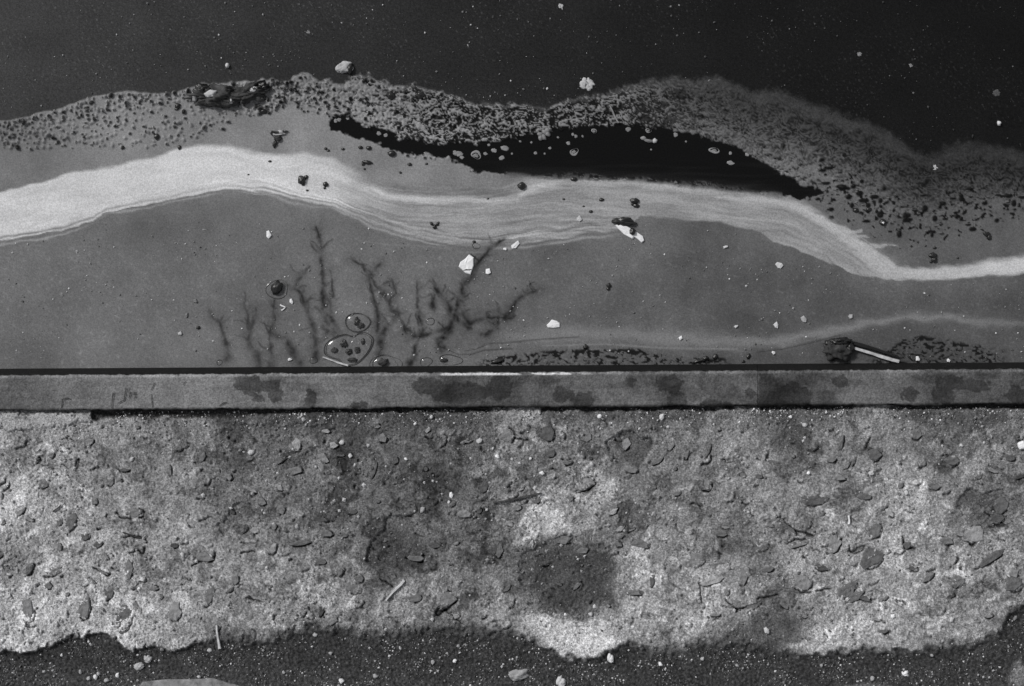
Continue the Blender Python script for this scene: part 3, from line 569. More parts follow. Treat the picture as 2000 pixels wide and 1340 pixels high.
for b in ((1108, 1118, 98, 78, 68, .5, 12, .4), (1072, 1088, 52, 42, 60, .4, -15, .4), (1150, 1165, 56, 36, 66, .4, 20, .4), (1160, 1090, 34, 30, 70, .35, 0, .4), (755, 1090, 44, 56, 62, .5), (848, 935, 21, 20, 58, .7, 0, .15), (1222, 995, 17, 22, 60, .75, 20, .12), (1216, 1025, 15, 20, 62, .7, 0, .12),
          (1240, 868, 30, 24, 66, .55), (1240, 890, 26, 18, 80, .4), (1915, 985, 46, 26, 74, .6), (1955, 985, 20, 28, 80, .5), (1930, 1020, 34, 18, 80, .5), (1990, 980, 20, 22, 76, .5), (1500, 1240, 75, 42, 78, .5), (450, 960, 40, 60, 92, .4),
          (1090, 1028, 62, 17, 160, .7, 0), (1150, 1000, 18, 38, 150, .5), (1120, 968, 22, 10, 164, .7, 20), (1010, 818, 46, 12, 140, .6), (1130, 1252, 76, 26, 188, .85, 12), (1065, 1222, 42, 16, 176, .6, 30), (1190, 1215, 30, 28, 150, .5), (650, 1222, 34, 10, 158, .6), (770, 1190, 50, 18, 148, .5),
          (30, 965, 46, 22, 172, .65), (75, 940, 30, 14, 160, .5), (20, 1000, 26, 16, 168, .5), (115, 1005, 20, 18, 165, .6), (110, 1180, 56, 34, 168, .55), (70, 1235, 80, 24, 160, .5), (270, 1228, 60, 30, 166, .5), (120, 1130, 40, 18, 160, .5), (180, 1065, 20, 14, 160, .5),
          (1580, 1262, 46, 9, 172, .7), (1640, 1262, 28, 14, 168, .6), (1710, 1258, 30, 14, 156, .6), (1620, 1200, 20, 24, 150, .5), (1380, 1238, 22, 16, 146, .6), (1320, 1268, 12, 9, 150, .7), (960, 1195, 22, 24, 148, .45), (350, 1265, 34, 16, 138, .5),
          (1540, 850, 34, 36, 76, .5), (1860, 818, 120, 14, 72, .5), (700, 838, 200, 16, 78, .4), (560, 1060, 20, 9, 80, .4), (1430, 1075, 70, 10, 72, .5, -8), (20, 1090, 30, 16, 100, .4)):
    blot(*b)
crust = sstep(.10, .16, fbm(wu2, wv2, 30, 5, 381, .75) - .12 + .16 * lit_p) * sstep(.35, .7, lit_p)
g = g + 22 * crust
pit = perlin(u2 / 5.2, v2 / 5.2, 127); pit2 = perlin(u2 / 9, v2 / 9, 128); gr2 = perlin(u2 / 3.0, v2 / 3.0, 129)
g = g * (1 + .22 * gr2 + .12 * pit)
g = g - 60 * np.clip(pit2 - .45, 0, 1) + 55 * np.clip(-pit - .48, 0, 1)
z2 = PZ + .0045 * fbm(u2, v2, 120, 3, 131) + .0040 * fbm(u2, v2, 34, 5, 132, .72) + (.0009 + .0022 * np.clip(perlin(u2 / 30, v2 / 30, 313) + .25, 0, 1)) * pit + .0010 * gr2 - .006 * np.clip(pit2 - .42, 0, 1)
z2 = z2 + .0018 * crust
# shallow spalled steps
for (cu, cv, rx, ry, dp) in ((1230, 878, 44, 34, .006), (790, 1075, 70, 62, .005), (1115, 1120, 100, 70, .004), (640, 905, 60, 30, .003), (1930, 990, 60, 34, .005), (470, 1020, 40, 34, .004), (560, 850, 120, 22, .003)):
    dd = np.hypot((wu2 - cu) / rx, (wv2 - cv) / ry); z2 = z2 - dp * sstep(1.03, .97, dd)
# splits and lips round the aggregate: narrow curved crevices with dirt and their shadow line painted dark
def crevice(pl, w, depth, dk, lip=0.0):
    global g, z2
    us = [p[0] for p in pl]; vs = [p[1] for p in pl]; cu = (min(us) + max(us)) / 2; cv = (min(vs) + max(vs)) / 2
    m = max(max(us) - min(us), max(vs) - min(vs)) / 2 + 14
    ci = int(round((cu - U0) / ST)) + pu2; cr = int(round((cv - float(L(cu)) - Q0) / ST)); n = int(m / ST) + 1
    a, b, c, d = max(cr - n, 0), min(cr + n, nr2), max(ci - n, 0), min(ci + n, nc2)
    if a >= b or c >= d: return
    G2 = g.reshape(nr2, nc2); Zz = z2.reshape(nr2, nc2); uu = u2.reshape(nr2, nc2)[a:b, c:d]; vv = v2.reshape(nr2, nc2)[a:b, c:d]
    f = seg_field(uu.ravel() + 2.2 * perlin(uu.ravel() / 9, vv.ravel() / 9, 315), vv.ravel() + 2.2 * perlin(uu.ravel() / 9, vv.ravel() / 9, 316), pl, w).reshape(uu.shape)
    G2[a:b, c:d] *= 1 - dk * f; Zz[a:b, c:d] -= depth * f
    if lip:
        f2_ = seg_field(uu.ravel() + 3.2, vv.ravel() + 3.2, pl, w * 2.2).reshape(uu.shape); Zz[a:b, c:d] += lip * f2_ * (1 - f)
def arc(u, v, r, a0, a1, n=6, ecc=.7, rot=0):
    c, s_ = math.cos(rot), math.sin(rot); o = []
    for i in range(n):
        a = a0 + (a1 - a0) * i / (n - 1); x, y = r * math.cos(a), r * ecc * math.sin(a); o.append((u + x * c - y * s_, v + x * s_ + y * c))
    return o
cr_ = random.Random(19)
for (u_, v_, rx, ry, rot, tone) in STONES[:298]:
    a0 = cr_.gauss(.7, .35); big = max(rx, ry); rr_ = math.radians(rot)
    crevice(arc(u_, v_, rx * 1.04, a0 - rr_ - cr_.uniform(.5, 1.4), a0 - rr_ + cr_.uniform(.5, 1.4), 8, ry / rx, rr_), 1.5 if big < 9 else 2.0, .005, cr_.uniform(.35, .7), 0)
for _ in range(330):
    u_, v_ = cr_.uniform(-150, 2150), cr_.uniform(825, 1250); r = 4 + 15 * cr_.random() ** 2; a0 = cr_.gauss(.75, .9); 
    crevice(arc(u_, v_, r, a0 - cr_.uniform(.3, 1.1), a0 + cr_.uniform(.3, 1.1), 6, cr_.uniform(.35, 1), cr_.uniform(-.8, .8)), cr_.uniform(1.5, 2.5), cr_.uniform(.002, .005), cr_.uniform(.2, .6), cr_.uniform(0, .003))
for pl, w in (([(905, 1220), (860, 1185), (850, 1200)], 1.8), ([(848, 1204), (862, 1198), (893, 1172)], 2.2), ([(1004, 857), (1030, 860)], 2), ([(1522, 1010), (1548, 1034), (1575, 1042), (1588, 1048)], 2.2), ([(1538, 1062), (1552, 1055), (1574, 1054)], 2.2), ([(1871, 1046), (1900, 1066)], 2.4), ([(1924, 1001), (1945, 1012), (1963, 1026), (1935, 1030)], 2.6),
              ([(1905, 1112), (1940, 1096), (1958, 1084)], 2.4), ([(1450, 1190), (1478, 1182)], 2.6), ([(1480, 1170), (1521, 1162)], 2), ([(1700, 855), (1690, 880)], 1.8), ([(1629, 1082), (1645, 1052)], 2.2), ([(1660, 1066), (1662, 1080), (1690, 1066)], 2.2), ([(1764, 1050), (1768, 1070), (1786, 1072)], 3.2), ([(792, 1090), (808, 1092), (822, 1098), (827, 1086)], 2.8),
              ([(742, 1132), (768, 1146)], 2.2), ([(1120, 905), (1098, 898)], 1.8), ([(1126, 960), (1146, 962), (1164, 944), (1150, 935)], 2.2), ([(1390, 890), (1388, 905), (1370, 908)], 2.4), ([(1392, 945), (1386, 962), (1376, 958)], 2.4), ([(1366, 1140), (1370, 1178)], 2), ([(1418, 1172), (1440, 1192), (1455, 1188)], 2.6), ([(1553, 1150), (1566, 1158), (1585, 1157)], 2.2),
              ([(1594, 1155), (1622, 1150)], 2), ([(248, 918), (254, 921)], 2), ([(147, 910), (152, 897)], 2), ([(240, 1050), (256, 1048), (274, 1050)], 2.4), ([(252, 1082), (268, 1076), (280, 1082), (283, 1070)], 2.2), ([(375, 1105), (396, 1094), (418, 1092), (420, 1080)], 2.2), ([(228, 1000), (236, 1012), (256, 1014)], 2.2), ([(470, 1080), (497, 1078)], 2), ([(183, 1110), (212, 1124)], 3), ([(480, 1168), (510, 1176)], 2)):
    crevice(pl, w, .005, .62, .002)
# broken lower edge -> dark soil
ej = 9 * perlin(u2 / 16, v2 / 16, 133) + 3 * perlin(u2 / 7, v2 / 7, 134) + 5 * perlin(u2 / 44, v2 / 44, 135)
dse = SE(u2) - v2 + ej                                  # >0 on concrete
bw = np.interp(u2, [0, 390, 440, 1000, 1060, 1180, 1230, 1540, 1600, 1700, 1780, 1940, 2000], [4, 4, 15, 15, 6, 7, 15, 14, 6, 6, 13, 12, 5])
on = sstep(-bw, bw, dse + 8 * perlin(u2 / 9, v2 / 9, 350) * sstep(4, 12, bw) + 2.5 * perlin(u2 / 3.5, v2 / 3.5, 321)); grime_w = np.interp(u2, [0, 400, 420, 700, 1000, 1050, 1180, 1300, 1450, 1560, 1700, 2000], [5, 5, 28, 30, 34, 7, 10, 30, 34, 10, 14, 16])
grime = sstep(1, 0, dse / grime_w) * .62  # grime band, darkening the concrete towards the soil
g = g * (1 - grime) + 62 * grime
soil = 53 + 16 * fbm(u2, v2, 60, 4, 136, .65) + 20 * perlin(u2 / 4.4, v2 / 4.4, 137) + 16 * perlin(u2 / 7, v2 / 7, 361) + 26 * np.clip(perlin(u2 / 5.5, v2 / 5.5, 138) - .35, 0, 1)
soil = soil + 12 * sstep(1270, 1345, v2) * np.interp(u2, [0, 250, 500, 1300, 1700, 2000], [.2, 1.2, .8, .2, .3, .6])
sp2 = sstep(1.2, .5, np.hypot((u2 - 1995) / 26, (v2 - 1318) / 26) + .4 * perlin(u2 / 14, v2 / 14, 139)); soil = soil + 60 * sp2
sp3 = sstep(1.2, .5, np.hypot((u2 - 1690) / 70, (v2 - 1346) / 12)); soil = soil + 40 * sp3
zs = .027 + .003 * fbm(u2, v2, 60, 3, 140) + .0022 * perlin(u2 / 5, v2 / 5, 141) + .0016 * gr2
g = g * on + soil * (1 - on); z2 = z2 * on + zs * (1 - on)
# joint beside the kerb
fill = sstep(-.35, .45, .8 * perlin(u2 / 26, q2 / 20, 374) + np.interp(u2, [-300, 0, 175, 180, 440, 960, 1000, 1050, 1060, 1400, 1450, 1485, 1490, 1655, 1680, 1720, 1760, 2000], [1, 1, 1, -1, -.6, -.6, 1, 1, -.6, -.5, .4, .4, -1, -1, 1, 1, -.5, -.5]))
jw = 90.5 + 5 * perlin(u2 / 34, 0 * u2, 151) + 3 * perlin(u2 / 9, v2 / 9, 152) + np.interp(u2, [175, 180, 370, 420, 520], [0, 8, 6, 10, 0])
inj = sstep(3.5, -3.5, q2 - jw) * (1 - .8 * fill)
g = g * (1 - inj) + (50 + 16 * perlin(u2 / 30, v2 / 8, 317) + 24 * perlin(u2 / 4, v2 / 4, 153)) * inj
z2 = z2 - .009 * inj
dirt = sstep(132, 96, q2 + 14 * perlin(u2 / 40, v2 / 40, 154)) * (1 - inj) * (1 - fill) * np.interp(u2, [0, 180, 200, 420, 450, 1250, 1420, 1500, 1650, 1700, 1800, 2000], [0, 0, .0, .1, .6, .6, .3, .7, .5, .1, .6, .5])
g = g * (1 - dirt * .75) + (58 + 22 * perlin(u2 / 4, v2 / 4, 155)) * dirt * .75
# pale mortar smear at far left of the joint
ms = poly_sdf(wu2 * .6 + u2 * .4, wv2 * .6 + v2 * .4, [(-320, 812), (165, 808), (175, 814), (174, 827), (150, 829), (132, 832), (126, 838), (60, 836), (-320, 842)])
mk = sstep(1.5, -1.5, ms); mk = mk * (1 - .6 * sstep(.15, .3, fbm(u2, v2, 30, 4, 348, .7))); g = g * (1 - mk) + (152 + 16 * pit + 14 * fbm(u2, v2, 30, 3, 349)) * mk; z2 = z2 * (1 - mk) + (.0395 + .0008 * pit) * mk
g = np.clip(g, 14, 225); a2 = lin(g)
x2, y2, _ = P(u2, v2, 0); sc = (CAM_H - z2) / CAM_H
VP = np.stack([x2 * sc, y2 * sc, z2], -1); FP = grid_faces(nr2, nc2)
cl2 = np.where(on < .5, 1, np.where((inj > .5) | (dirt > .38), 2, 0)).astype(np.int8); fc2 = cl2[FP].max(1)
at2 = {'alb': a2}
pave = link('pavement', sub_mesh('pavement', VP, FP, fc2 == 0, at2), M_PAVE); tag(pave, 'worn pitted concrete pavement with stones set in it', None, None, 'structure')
tag(link('ground', sub_mesh('ground', VP, FP, fc2 == 1, at2), M_PAVE), 'dark gritty soil below the broken edge of the pavement', None, None, 'structure')
tag(link('joint_sand', sub_mesh('joint_sand', VP, FP, fc2 == 2, at2), M_PAVE), 'dark sand and dirt in the joint behind the kerb', None, None, 'stuff')
Z2 = z2.reshape(nr2, nc2)
def zp(u, v):
    c = int(np.clip(round((u - U0) / ST) + pu2, 0, nc2 - 1)); r = int(np.clip(round((v - float(L(u)) - Q0) / ST), 0, nr2 - 1)); return float(Z2[r, c])
def zany(u, v):
    k = v - float(L(u))
    if k < 3: return .0008
    if k < 82: return KZ
    return zp(u, v)

# ================================================================== OBJECT SHAPES
def outline(n, rx, ry, rot, seed, jag=.18):
    r = random.Random(seed); pts = []
    c, s_ = math.cos(math.radians(rot)), math.sin(math.radians(rot)); off = r.random() * 6.28
    for i in range(n):
        a = off + (i + r.uniform(-.28, .28)) / n * 2 * math.pi; q = 1 + r.uniform(-jag, jag)
        x, y = math.cos(a) * rx * q, math.sin(a) * ry * q; pts.append((x * c - y * s_, x * s_ + y * c))
    return pts
def slabby(name, u, v, pts, z0, h, mat, parent=None, base=-.004, tilt=(0, 0), inset=.86, dome=.0006, seed=0, origin=None):
    """chip, stone or flake: an irregular outline with real thickness, chamfered, its face slightly uneven and tilted"""
    r = random.Random(seed); n = len(pts); vs = []; s_ = (CAM_H - z0) / CAM_H
    def add(du, dv, z): vs.append((du * .001 * s_, -dv * .001 * s_, z))
    for (a, b) in pts: add(a * 1.02, b * 1.02, base)
    for (a, b) in pts: add(a, b, max(h * .55 + tilt[0] * a + tilt[1] * b, base + .0004))
    for (a, b) in pts: add(a * inset, b * inset, h + tilt[0] * a + tilt[1] * b + r.uniform(-.0004, .0004))
    for (a, b) in pts: add(a * inset * .45, b * inset * .45, h + dome + (tilt[0] * a + tilt[1] * b) * .45 + r.uniform(-.0005, .0005))
    add(0, 0, h + dome)
    me = bpy.data.meshes.new(name); fs = []
    for k in range(3):
        for i in range(n): j = (i + 1) % n; fs.append((k * n + j, k * n + i, k * n + n + i, k * n + n + j))
    for i in range(n): fs.append((3 * n + (i + 1) % n, 3 * n + i, 4 * n))
    me.from_pydata(vs, [], fs); me.update()
    o = link(name, me, mat, parent); o.location = P(u, v, z0)
    return o
ICO = {}
def ico(sub):
    if sub not in ICO:
        b = bmesh.new(); bmesh.ops.create_icosphere(b, subdivisions=sub, radius=1); b.verts.ensure_lookup_table()
        ICO[sub] = (np.array([v.co[:] for v in b.verts]), np.array([[w.index for w in f.verts] for f in b.faces])); b.free()
    return ICO[sub]
def lump(name, u, v, rx, ry, rz, rot, mat, seed, parent=None, z0=0.0, sub=3, rough=.25, fr=1.6, sink=.25, loc0=None):
    Vv, Ff = ico(sub); p = Vv.copy(); sd_ = seed % 97 + 1
    n = perlin(p[:, 0] * fr + p[:, 2], p[:, 1] * fr - p[:, 2] * .7, sd_) + .55 * perlin(p[:, 0] * fr * 2.3 + p[:, 2] * 2, p[:, 1] * fr * 2.3 - p[:, 2], sd_ + 1) + .3 * perlin(p[:, 0] * fr * 5 + p[:, 2] * 3, p[:, 1] * fr * 5, sd_ + 2)
    p = p * (1 + rough * n)[:, None]
    c, s_ = math.cos(math.radians(rot)), math.sin(math.radians(rot))
    x, y = p[:, 0] * rx, p[:, 1] * ry; q = np.stack([(x * c - y * s_) * .001, -(x * s_ + y * c) * .001, (p[:, 2] + 1 - 2 * sink) * rz * .001], -1)
    o = link(name, np_mesh(name, q, Ff), mat, parent)
    w = Vector(P(u, v, z0)); o.location = w - parent.location if parent else w
    return o
def stick(name, a, b, w0, w1, h, mat, parent=None, z0=0.0, z1=None, seed=0, nseg=7, bend=1.0, round_=False):
    """sliver of wood: a slightly bent bar with tapered splintered ends"""
    r = random.Random(seed); z1 = z0 if z1 is None else z1; A_ = Vector(P(*a, z0)); B_ = Vector(P(*b, z1)); d = B_ - A_; sd_ = Vector((-d.y, d.x, 0)).normalized()
    m = 6 if round_ else 4; vs = []; fs = []; mid = (A_ + B_) / 2; ph = r.random() * 6
    for i in range(nseg + 1):
        t_ = i / nseg; c = A_ + d * t_ + sd_ * (math.sin(t_ * 5 + ph) * .0006 * bend + r.uniform(-.0002, .0002)) - mid; w = (w0 + (w1 - w0) * t_) * .001 * (1 + r.uniform(-.12, .12))
        if round_: ring = [(math.cos(k / m * 6.283), math.sin(k / m * 6.283)) for k in range(m)]
        else: ring = [(-1, -.5), (-.8, .5), (.8, .5), (1, -.5)]
        for (q, e) in ring: vs.append(c + sd_ * (q * w * .5) + Vector((0, 0, (e + .5) * h * .001)))
        if i:
            for k in range(m): p_ = (i - 1) * m; fs.append((p_ + k, p_ + (k + 1) % m, p_ + m + (k + 1) % m, p_ + m + k))
    fs.append(tuple(range(m))[::-1]); fs.append(tuple(range(nseg * m, nseg * m + m)))
    me = bpy.data.meshes.new(name); me.from_pydata([tuple(v_) for v_ in vs], [], fs); me.update()
    o = link(name, me, mat, parent); o.location = mid - (parent.location if parent else Vector((0, 0, 0))); return o
def ringmesh(name, rx, ry, w, h, seed, mat, parent, n=40, wob=.05, gap=None):
    """thin raised rim of a bubble lying on the film"""
    r = random.Random(seed); ph = [r.random() * 6.28 for _ in range(3)]; vs = []; fs = []
    for i in range(n):
        a = i / n * 2 * math.pi; q = 1 + wob * (math.sin(2 * a + ph[0]) + .6 * math.sin(3 * a + ph[1])); ww = w * (.55 + .45 * math.sin(a + ph[2]))
        for (e, zz) in ((-.5, 0), (0, h), (.5, 0)):
            vs.append(((rx * q + e * ww) * math.cos(a) * .001, -(ry * q + e * ww) * math.sin(a) * .001, zz * .001))
    for i in range(n):
        j = (i + 1) % n
        for k in range(2): fs.append((3 * i + k, 3 * j + k, 3 * j + k + 1, 3 * i + k + 1))
    return link(name, np_mesh(name, vs, fs), mat, parent)
def dome(name, rx, ry, h, mat, parent, seed=0, n=28, m=7):
    vs = []; fs = []
    for j in range(m + 1):
        t_ = j / m; rr = math.cos(t_ * math.pi / 2); zz = math.sin(t_ * math.pi / 2) * h
        for i in range(n): a = i / n * 2 * math.pi; vs.append((rx * rr * math.cos(a) * .001, -ry * rr * math.sin(a) * .001, (zz + .6) * .001))
    for j in range(m):
        for i in range(n): k = (i + 1) % n; fs.append((j * n + k, j * n + i, j * n + n + i, j * n + n + k))
    return link(name, np_mesh(name, vs, fs), mat, parent)

# ================================================================== STONES SET IN THE PAVEMENT (parts of it)
G2f = g.reshape(nr2, nc2); LEV = dict(pale=150, light=132, mid=112, dusk=98, dark=82, deep=60); SMAT = {}
def st_mat(u, v, tone):
    c = int(np.clip(round((u - U0) / ST) + pu2, 6, nc2 - 7)); r = int(np.clip(round((v - float(L(u)) - Q0) / ST), 6, nr2 - 7))
    q = LEV[tone] * .74 + float(G2f[r - 5:r + 6, c - 5:c + 6].mean()) * .26; q = int(round(q / 6) * 6)
    if q not in SMAT: SMAT[q] = plain_mat('stone_grey', q, .9, .15, .5, 130, 1.0)
    return SMAT[q]
for i, (u_, v_, rx, ry, rot, tone) in enumerate(STONES[:298]):
    n = 5 + i % 4 if max(rx, ry) < 15 else 7 + i % 4
    tl = srnd.uniform(.00001, .00010) * min(1, 14 / max(rx, ry)); h = srnd.uniform(.0006, .0026) if tone not in ('deep',) else srnd.uniform(.0004, .0016)
    slabby('stone', u_, v_, outline(n, rx * .95, ry * .95, rot, i * 7 + 1, .28), zp(u_, v_), h, st_mat(u_, v_, tone), pave, -.008, (tl, tl * srnd.uniform(.3, 1.2)), .9, .0005, i)

# ================================================================== GRIT (too fine to count)
def grit(name, pts, label, mat=M_GRIT, seed=0):
    r = np.random.RandomState(seed); n = len(pts); pts = np.array(pts, float)     # u, v, radius, grey, z
    base = np.array([(1, 0, 0), (0, 1, 0), (-1, 0, 0), (0, -1, 0), (0, 0, .8), (0, 0, -.6)], float)
    fs = np.array([(0, 1, 4), (1, 2, 4), (2, 3, 4), (3, 0, 4), (1, 0, 5), (2, 1, 5), (3, 2, 5), (0, 3, 5)])
    a = r.rand(n) * 6.28; sc_ = pts[:, 2:3] * .001 * (.7 + .6 * r.rand(n, 3)); sc_[:, 2] *= .8
    q = base[None] * (1 + .35 * (r.rand(n, 6, 1) - .5)) * sc_[:, None, :]
    c, s_ = np.cos(a)[:, None], np.sin(a)[:, None]; x, y = q[..., 0] * c - q[..., 1] * s_, q[..., 0] * s_ + q[..., 1] * c
    k = (CAM_H - pts[:, 4]) / CAM_H
    vs = np.stack([x + ((pts[:, 0] - 1000) * .001 * k)[:, None], y + ((670 - pts[:, 1]) * .001 * k)[:, None], q[..., 2] + pts[:, 4][:, None] + sc_[:, 2:3] * .35], -1).reshape(-1, 3)
    ff = (fs[None] + (np.arange(n) * 6)[:, None, None]).reshape(-1, 3)
    o = link(name, np_mesh(name, vs, ff, {'alb': np.repeat(lin(pts[:, 3]), 6)}, smooth=False), mat); tag(o, label, None, None, 'stuff'); return o
gr_ = random.Random(3); pts = []
while len(pts) < 13000:
    u_, v_ = gr_.uniform(-250, 2250), gr_.uniform(1185, 1450)
    if v_ < float(SE(u_)) + 4: continue
    d_ = float(perlin(u_ / 60, v_ / 40, 201)) + .45
    if gr_.random() > d_: continue
    pts.append((u_, v_, .7 + 2.0 * gr_.random() ** 4, gr_.choice([70, 82, 94, 108, 122, 140, 165, 195]), zp(u_, v_)))
grit('grit', pts, 'pale and grey grit strewn over the dark soil', seed=1)
pts = []
while len(pts) < 2600:
    u_ = gr_.uniform(-250, 2250); v_ = float(L(u_)) + 86 + abs(gr_.gauss(0, 17))
    if -250 < u_ < 175 and gr_.random() < .9: continue
    if float(perlin(u_ / 50, 3.3, 202)) + .5 < gr_.random(): continue
    pts.append((u_, v_, .7 + 1.7 * gr_.random() ** 3, gr_.choice([50, 70, 90, 120, 150, 190, 220]), zp(u_, v_)))
grit('grit', pts, 'fine loose grit along the joint behind the kerb', seed=2)
pts = []
while len(pts) < 5200:
    u_, v_ = gr_.uniform(-250, 2250), gr_.uniform(825, 1270)
    if v_ > float(SE(u_)): continue
    if float(perlin(u_ / 120, v_ / 90, 203)) + .45 < gr_.random(): continue
    pts.append((u_, v_, .9 + 3.0 * gr_.random() ** 3, gr_.choice([70, 90, 104, 112, 120, 128, 140, 150, 175]), zp(u_, v_)))
grit('grit', pts, 'scattered crumbs and grit lying on the concrete pavement', seed=3)
pts = []
while len(pts) < 2600:
    u_ = gr_.uniform(-250, 2250)
    if gr_.random() < .5: v_ = gr_.uniform(-120, 300); lim = v_ < float(E1(u_)) - 4
    else: v_ = gr_.uniform(430, 700); lim = v_ > float(PL(u_)) + 8
    if not lim or float(perlin(u_ / 110, v_ / 70, 204)) + .4 < gr_.random(): continue
    dim = 1 if u_ < 900 or v_ > 400 else max(.5, 1 - (u_ - 900) / 1500)
    pts.append((u_, v_, .6 + 1.9 * gr_.random() ** 4, gr_.choice([80, 95, 110, 125, 145, 170, 205]) * dim, .0010))
grit('floating_dust', pts, 'tiny pale specks of dust floating on the water', seed=4)

# ================================================================== THINGS FLOATING ON THE WATER
# crusty chunk on the far edge of the film
ch = empty('debris_chunk', P(450, 186, 0)); tag(ch, 'long crusty dark chunk of debris with pale foam spots at the upper left', 'debris')
lump('crust', 430, 188, 50, 21, 15, 2, M_CRUST, 3, ch, 0, 5, .40, 2.4, .3)
lump('crust', 486, 183, 38, 18, 13, -14, M_CRUST, 8, ch, 0, 5, .38, 2.4, .3)
lump('dark_rim', 398, 178, 18, 12, 14, 0, M_TAR, 14, ch, 0, 4, .45, 2.4, .3); lump('dark_rim', 512, 172, 12, 9, 13, -30, M_TAR, 15, ch, 0, 4, .45, 2.4, .3)
lump('dark_rim', 440, 204, 16, 7, 8, 5, M_TAR, 17, ch, 0, 3, .4, 2.4, .3); lump('dark_rim', 405, 203, 12, 6, 8, 10, M_TAR, 18, ch, 0, 3, .4, 2.4, .3)
lump('foam_spot', 411, 183, 12, 7, 3, -12, M_FOAM, 5, ch, .019, 3, .35); lump('foam_spot', 495, 174, 7, 5, 3, -20, M_FOAM, 6, ch, .016, 3, .35); lump('foam_spot', 451, 198, 4, 5, 4, 0, M_FOAM, 7, ch, .012, 2, .35)
lump('foam_spot', 380, 190, 5, 8, 4, 0, M_FOAMG, 9, ch, .009, 3, .35); lump('foam_spot', 448, 190, 7, 8, 2, 0, M_CRUST, 10, ch, .014, 3, .45)
# clod with the matchstick
cd = empty('debris_clod', P(1635, 684, 0)); tag(cd, 'dark clod of debris against the kerb, touching the pale wooden stick', 'debris')
lump('clod', 1636, 684, 27, 21, 14, 8, M_CRUST, 22, cd, 0, 4, .32, 2, .3); lump('dark_rim', 1638, 667, 25, 8, 15, -4, M_TAR, 23, cd, 0, 4, .3, 2, .3); lump('dark_rim', 1658, 680, 9, 12, 12, 20, M_TAR, 24, cd, 0, 3, .3, 2, .3)
tag(stick('stick', (1666, 680), (1756, 706), 5.5, 7.5, 3, M_WOODG, None, .007, .004, 1), 'pale flat wooden stick leaning out of the dark clod', 'stick')
tag(stick('twig', (1668, 670), (1754, 696), 8, 4, 5, M_TAR, None, .004, .003, 2), 'thin black twig lying along the pale wooden stick', 'twig')  # black bar put in for the dark shadow above the stick
tag(stick('stick', (630, 698), (680, 714), 3, 3.8, 2, M_WOODG, None, .0025, .004, 3), 'short thin pale stick touching the kerb under the cluster of bubbles', 'stick')
tag(stick('straw', (1190, 205), (1208, 240), 3, 3.5, 2.5, M_FOAMG, None, .003, .003, 4), 'grey straw standing out of the froth above the black pool', 'straw')
# white flakes
def flake(u, v, rx, ry, rot, label, n=8, mat=None, seed=0, h=.0028, group='white flakes floating on the grey film', pts=None):
    o = slabby('flake', u, v, pts or outline(max(5, n - 1), rx, ry, rot, seed + 300, .3), .0006, h, mat or M_FLAKE, None, -.001, (0, 0), .9, .0006, seed); tag(o, label, 'flake', group); return o
f0 = flake(911, 516, 15, 20, 15, 'largest white flake, an angular chip above the darkest weed', 9, seed=1, pts=[(5, -19), (14, -13), (14, 3), (8, 20), (-2, 17), (-9, 10), (-15, 5), (-12, -4), (-2, -11)])
link('crack', slabby('x', 0, 0, [(-9, 1.0), (-2, -1.5), (4, -.5), (9, -1.8), (5, .8), (-2, 1.2)], 0, .0006, M_SCR, None, 0).data, M_SCR, f0).location = (.002, -.011, .003)
bpy.data.objects.remove(bpy.data.objects['x'])
flake(953, 531, 6, 6, 30, 'small white flake to the lower right of the largest flake', 6, seed=2)
flake(1007, 478, 12, 5, -32, 'narrow pointed white flake at the lower rim of the scum streak', 6, seed=3)
flake(986, 486, 4, 3, 0, 'tiny white flake beside the narrow pointed flake', 6, seed=23)
flake(1080, 634, 15, 8, -8, 'ragged white flake alone in the grey film above the kerb froth', 9, seed=4)
flake(524, 458, 6, 8, 10, 'small white flake below the scum streak on the left half', 6, seed=5)
flake(568, 588, 4, 6, -5, 'small white flake beside the black oil bead', 6, seed=6)
vf = empty('flake', P(552, 601, .001)); tag(vf, 'small V shaped white flake below the black oil bead', 'flake', 'white flakes floating on the grey film')
stick('arm', (547, 595), (557, 601), 3, 2.5, 2, M_FLAKE, vf, .001, .001, 5, 3); stick('arm', (557, 601), (549, 606), 2.5, 2.5, 2, M_FLAKE, vf, .001, .001, 6, 3)
flake(1523, 519, 8, 7, 20, 'heart shaped pale flake under the right part of the scum streak', 7, M_PALE, 7)
flake(1517, 636, 5, 7, -20, 'pale flake above the thin streak, left of the clod', 6, M_PALE, 8)
flake(1438, 638, 4, 4, 0, 'small pale flake left of the pale flake above the thin streak', 6, M_PALE, 9)
flake(566, 702, 5, 3, 0, 'small oblong white flake touching the kerb between weed strands', 6, seed=10)
flake(1131, 427, 5, 7, 25, 'pale curled flake inside the scum streak left of the black shell', 7, M_PALE, 11)
flake(1329, 660, 4, 4, 10, 'tiny white flake lying on the thin pale streak', 5, seed=12)
flake(1417, 482, 6, 3, -15, 'thin pale flake below the scum streak right of the shell', 6, M_PALE, 13)
flake(352, 652, 5, 5, 0, 'pale crumb on the grey film at the lower left', 6, M_FOAM, 14)
flake(381, 588, 7, 5, 10, 'grey crumb above the pale crumb at the lower left', 6, M_FOAMG, 15)
flake(364, 615, 4, 5, 10, 'small grey crumb between the two lower left crumbs', 6, M_FOAMG, 16)
flake(1511, 689, 4, 4, 10, 'tiny white chip near the kerb left of the dark clod', 5, M_FLAKE, 17)
flake(1570, 624, 6, 8, -30, 'grey clustered flake above the left end of the dark clod', 7, M_FOAM, 18)
flake(1662, 618, 5, 4, -30, 'small pale flake above the dark clod', 5, M_FOAM, 19)
flake(1853, 704, 4, 4, -30, 'white chip caught in the froth right of the stick', 5, M_FLAKE, 20)
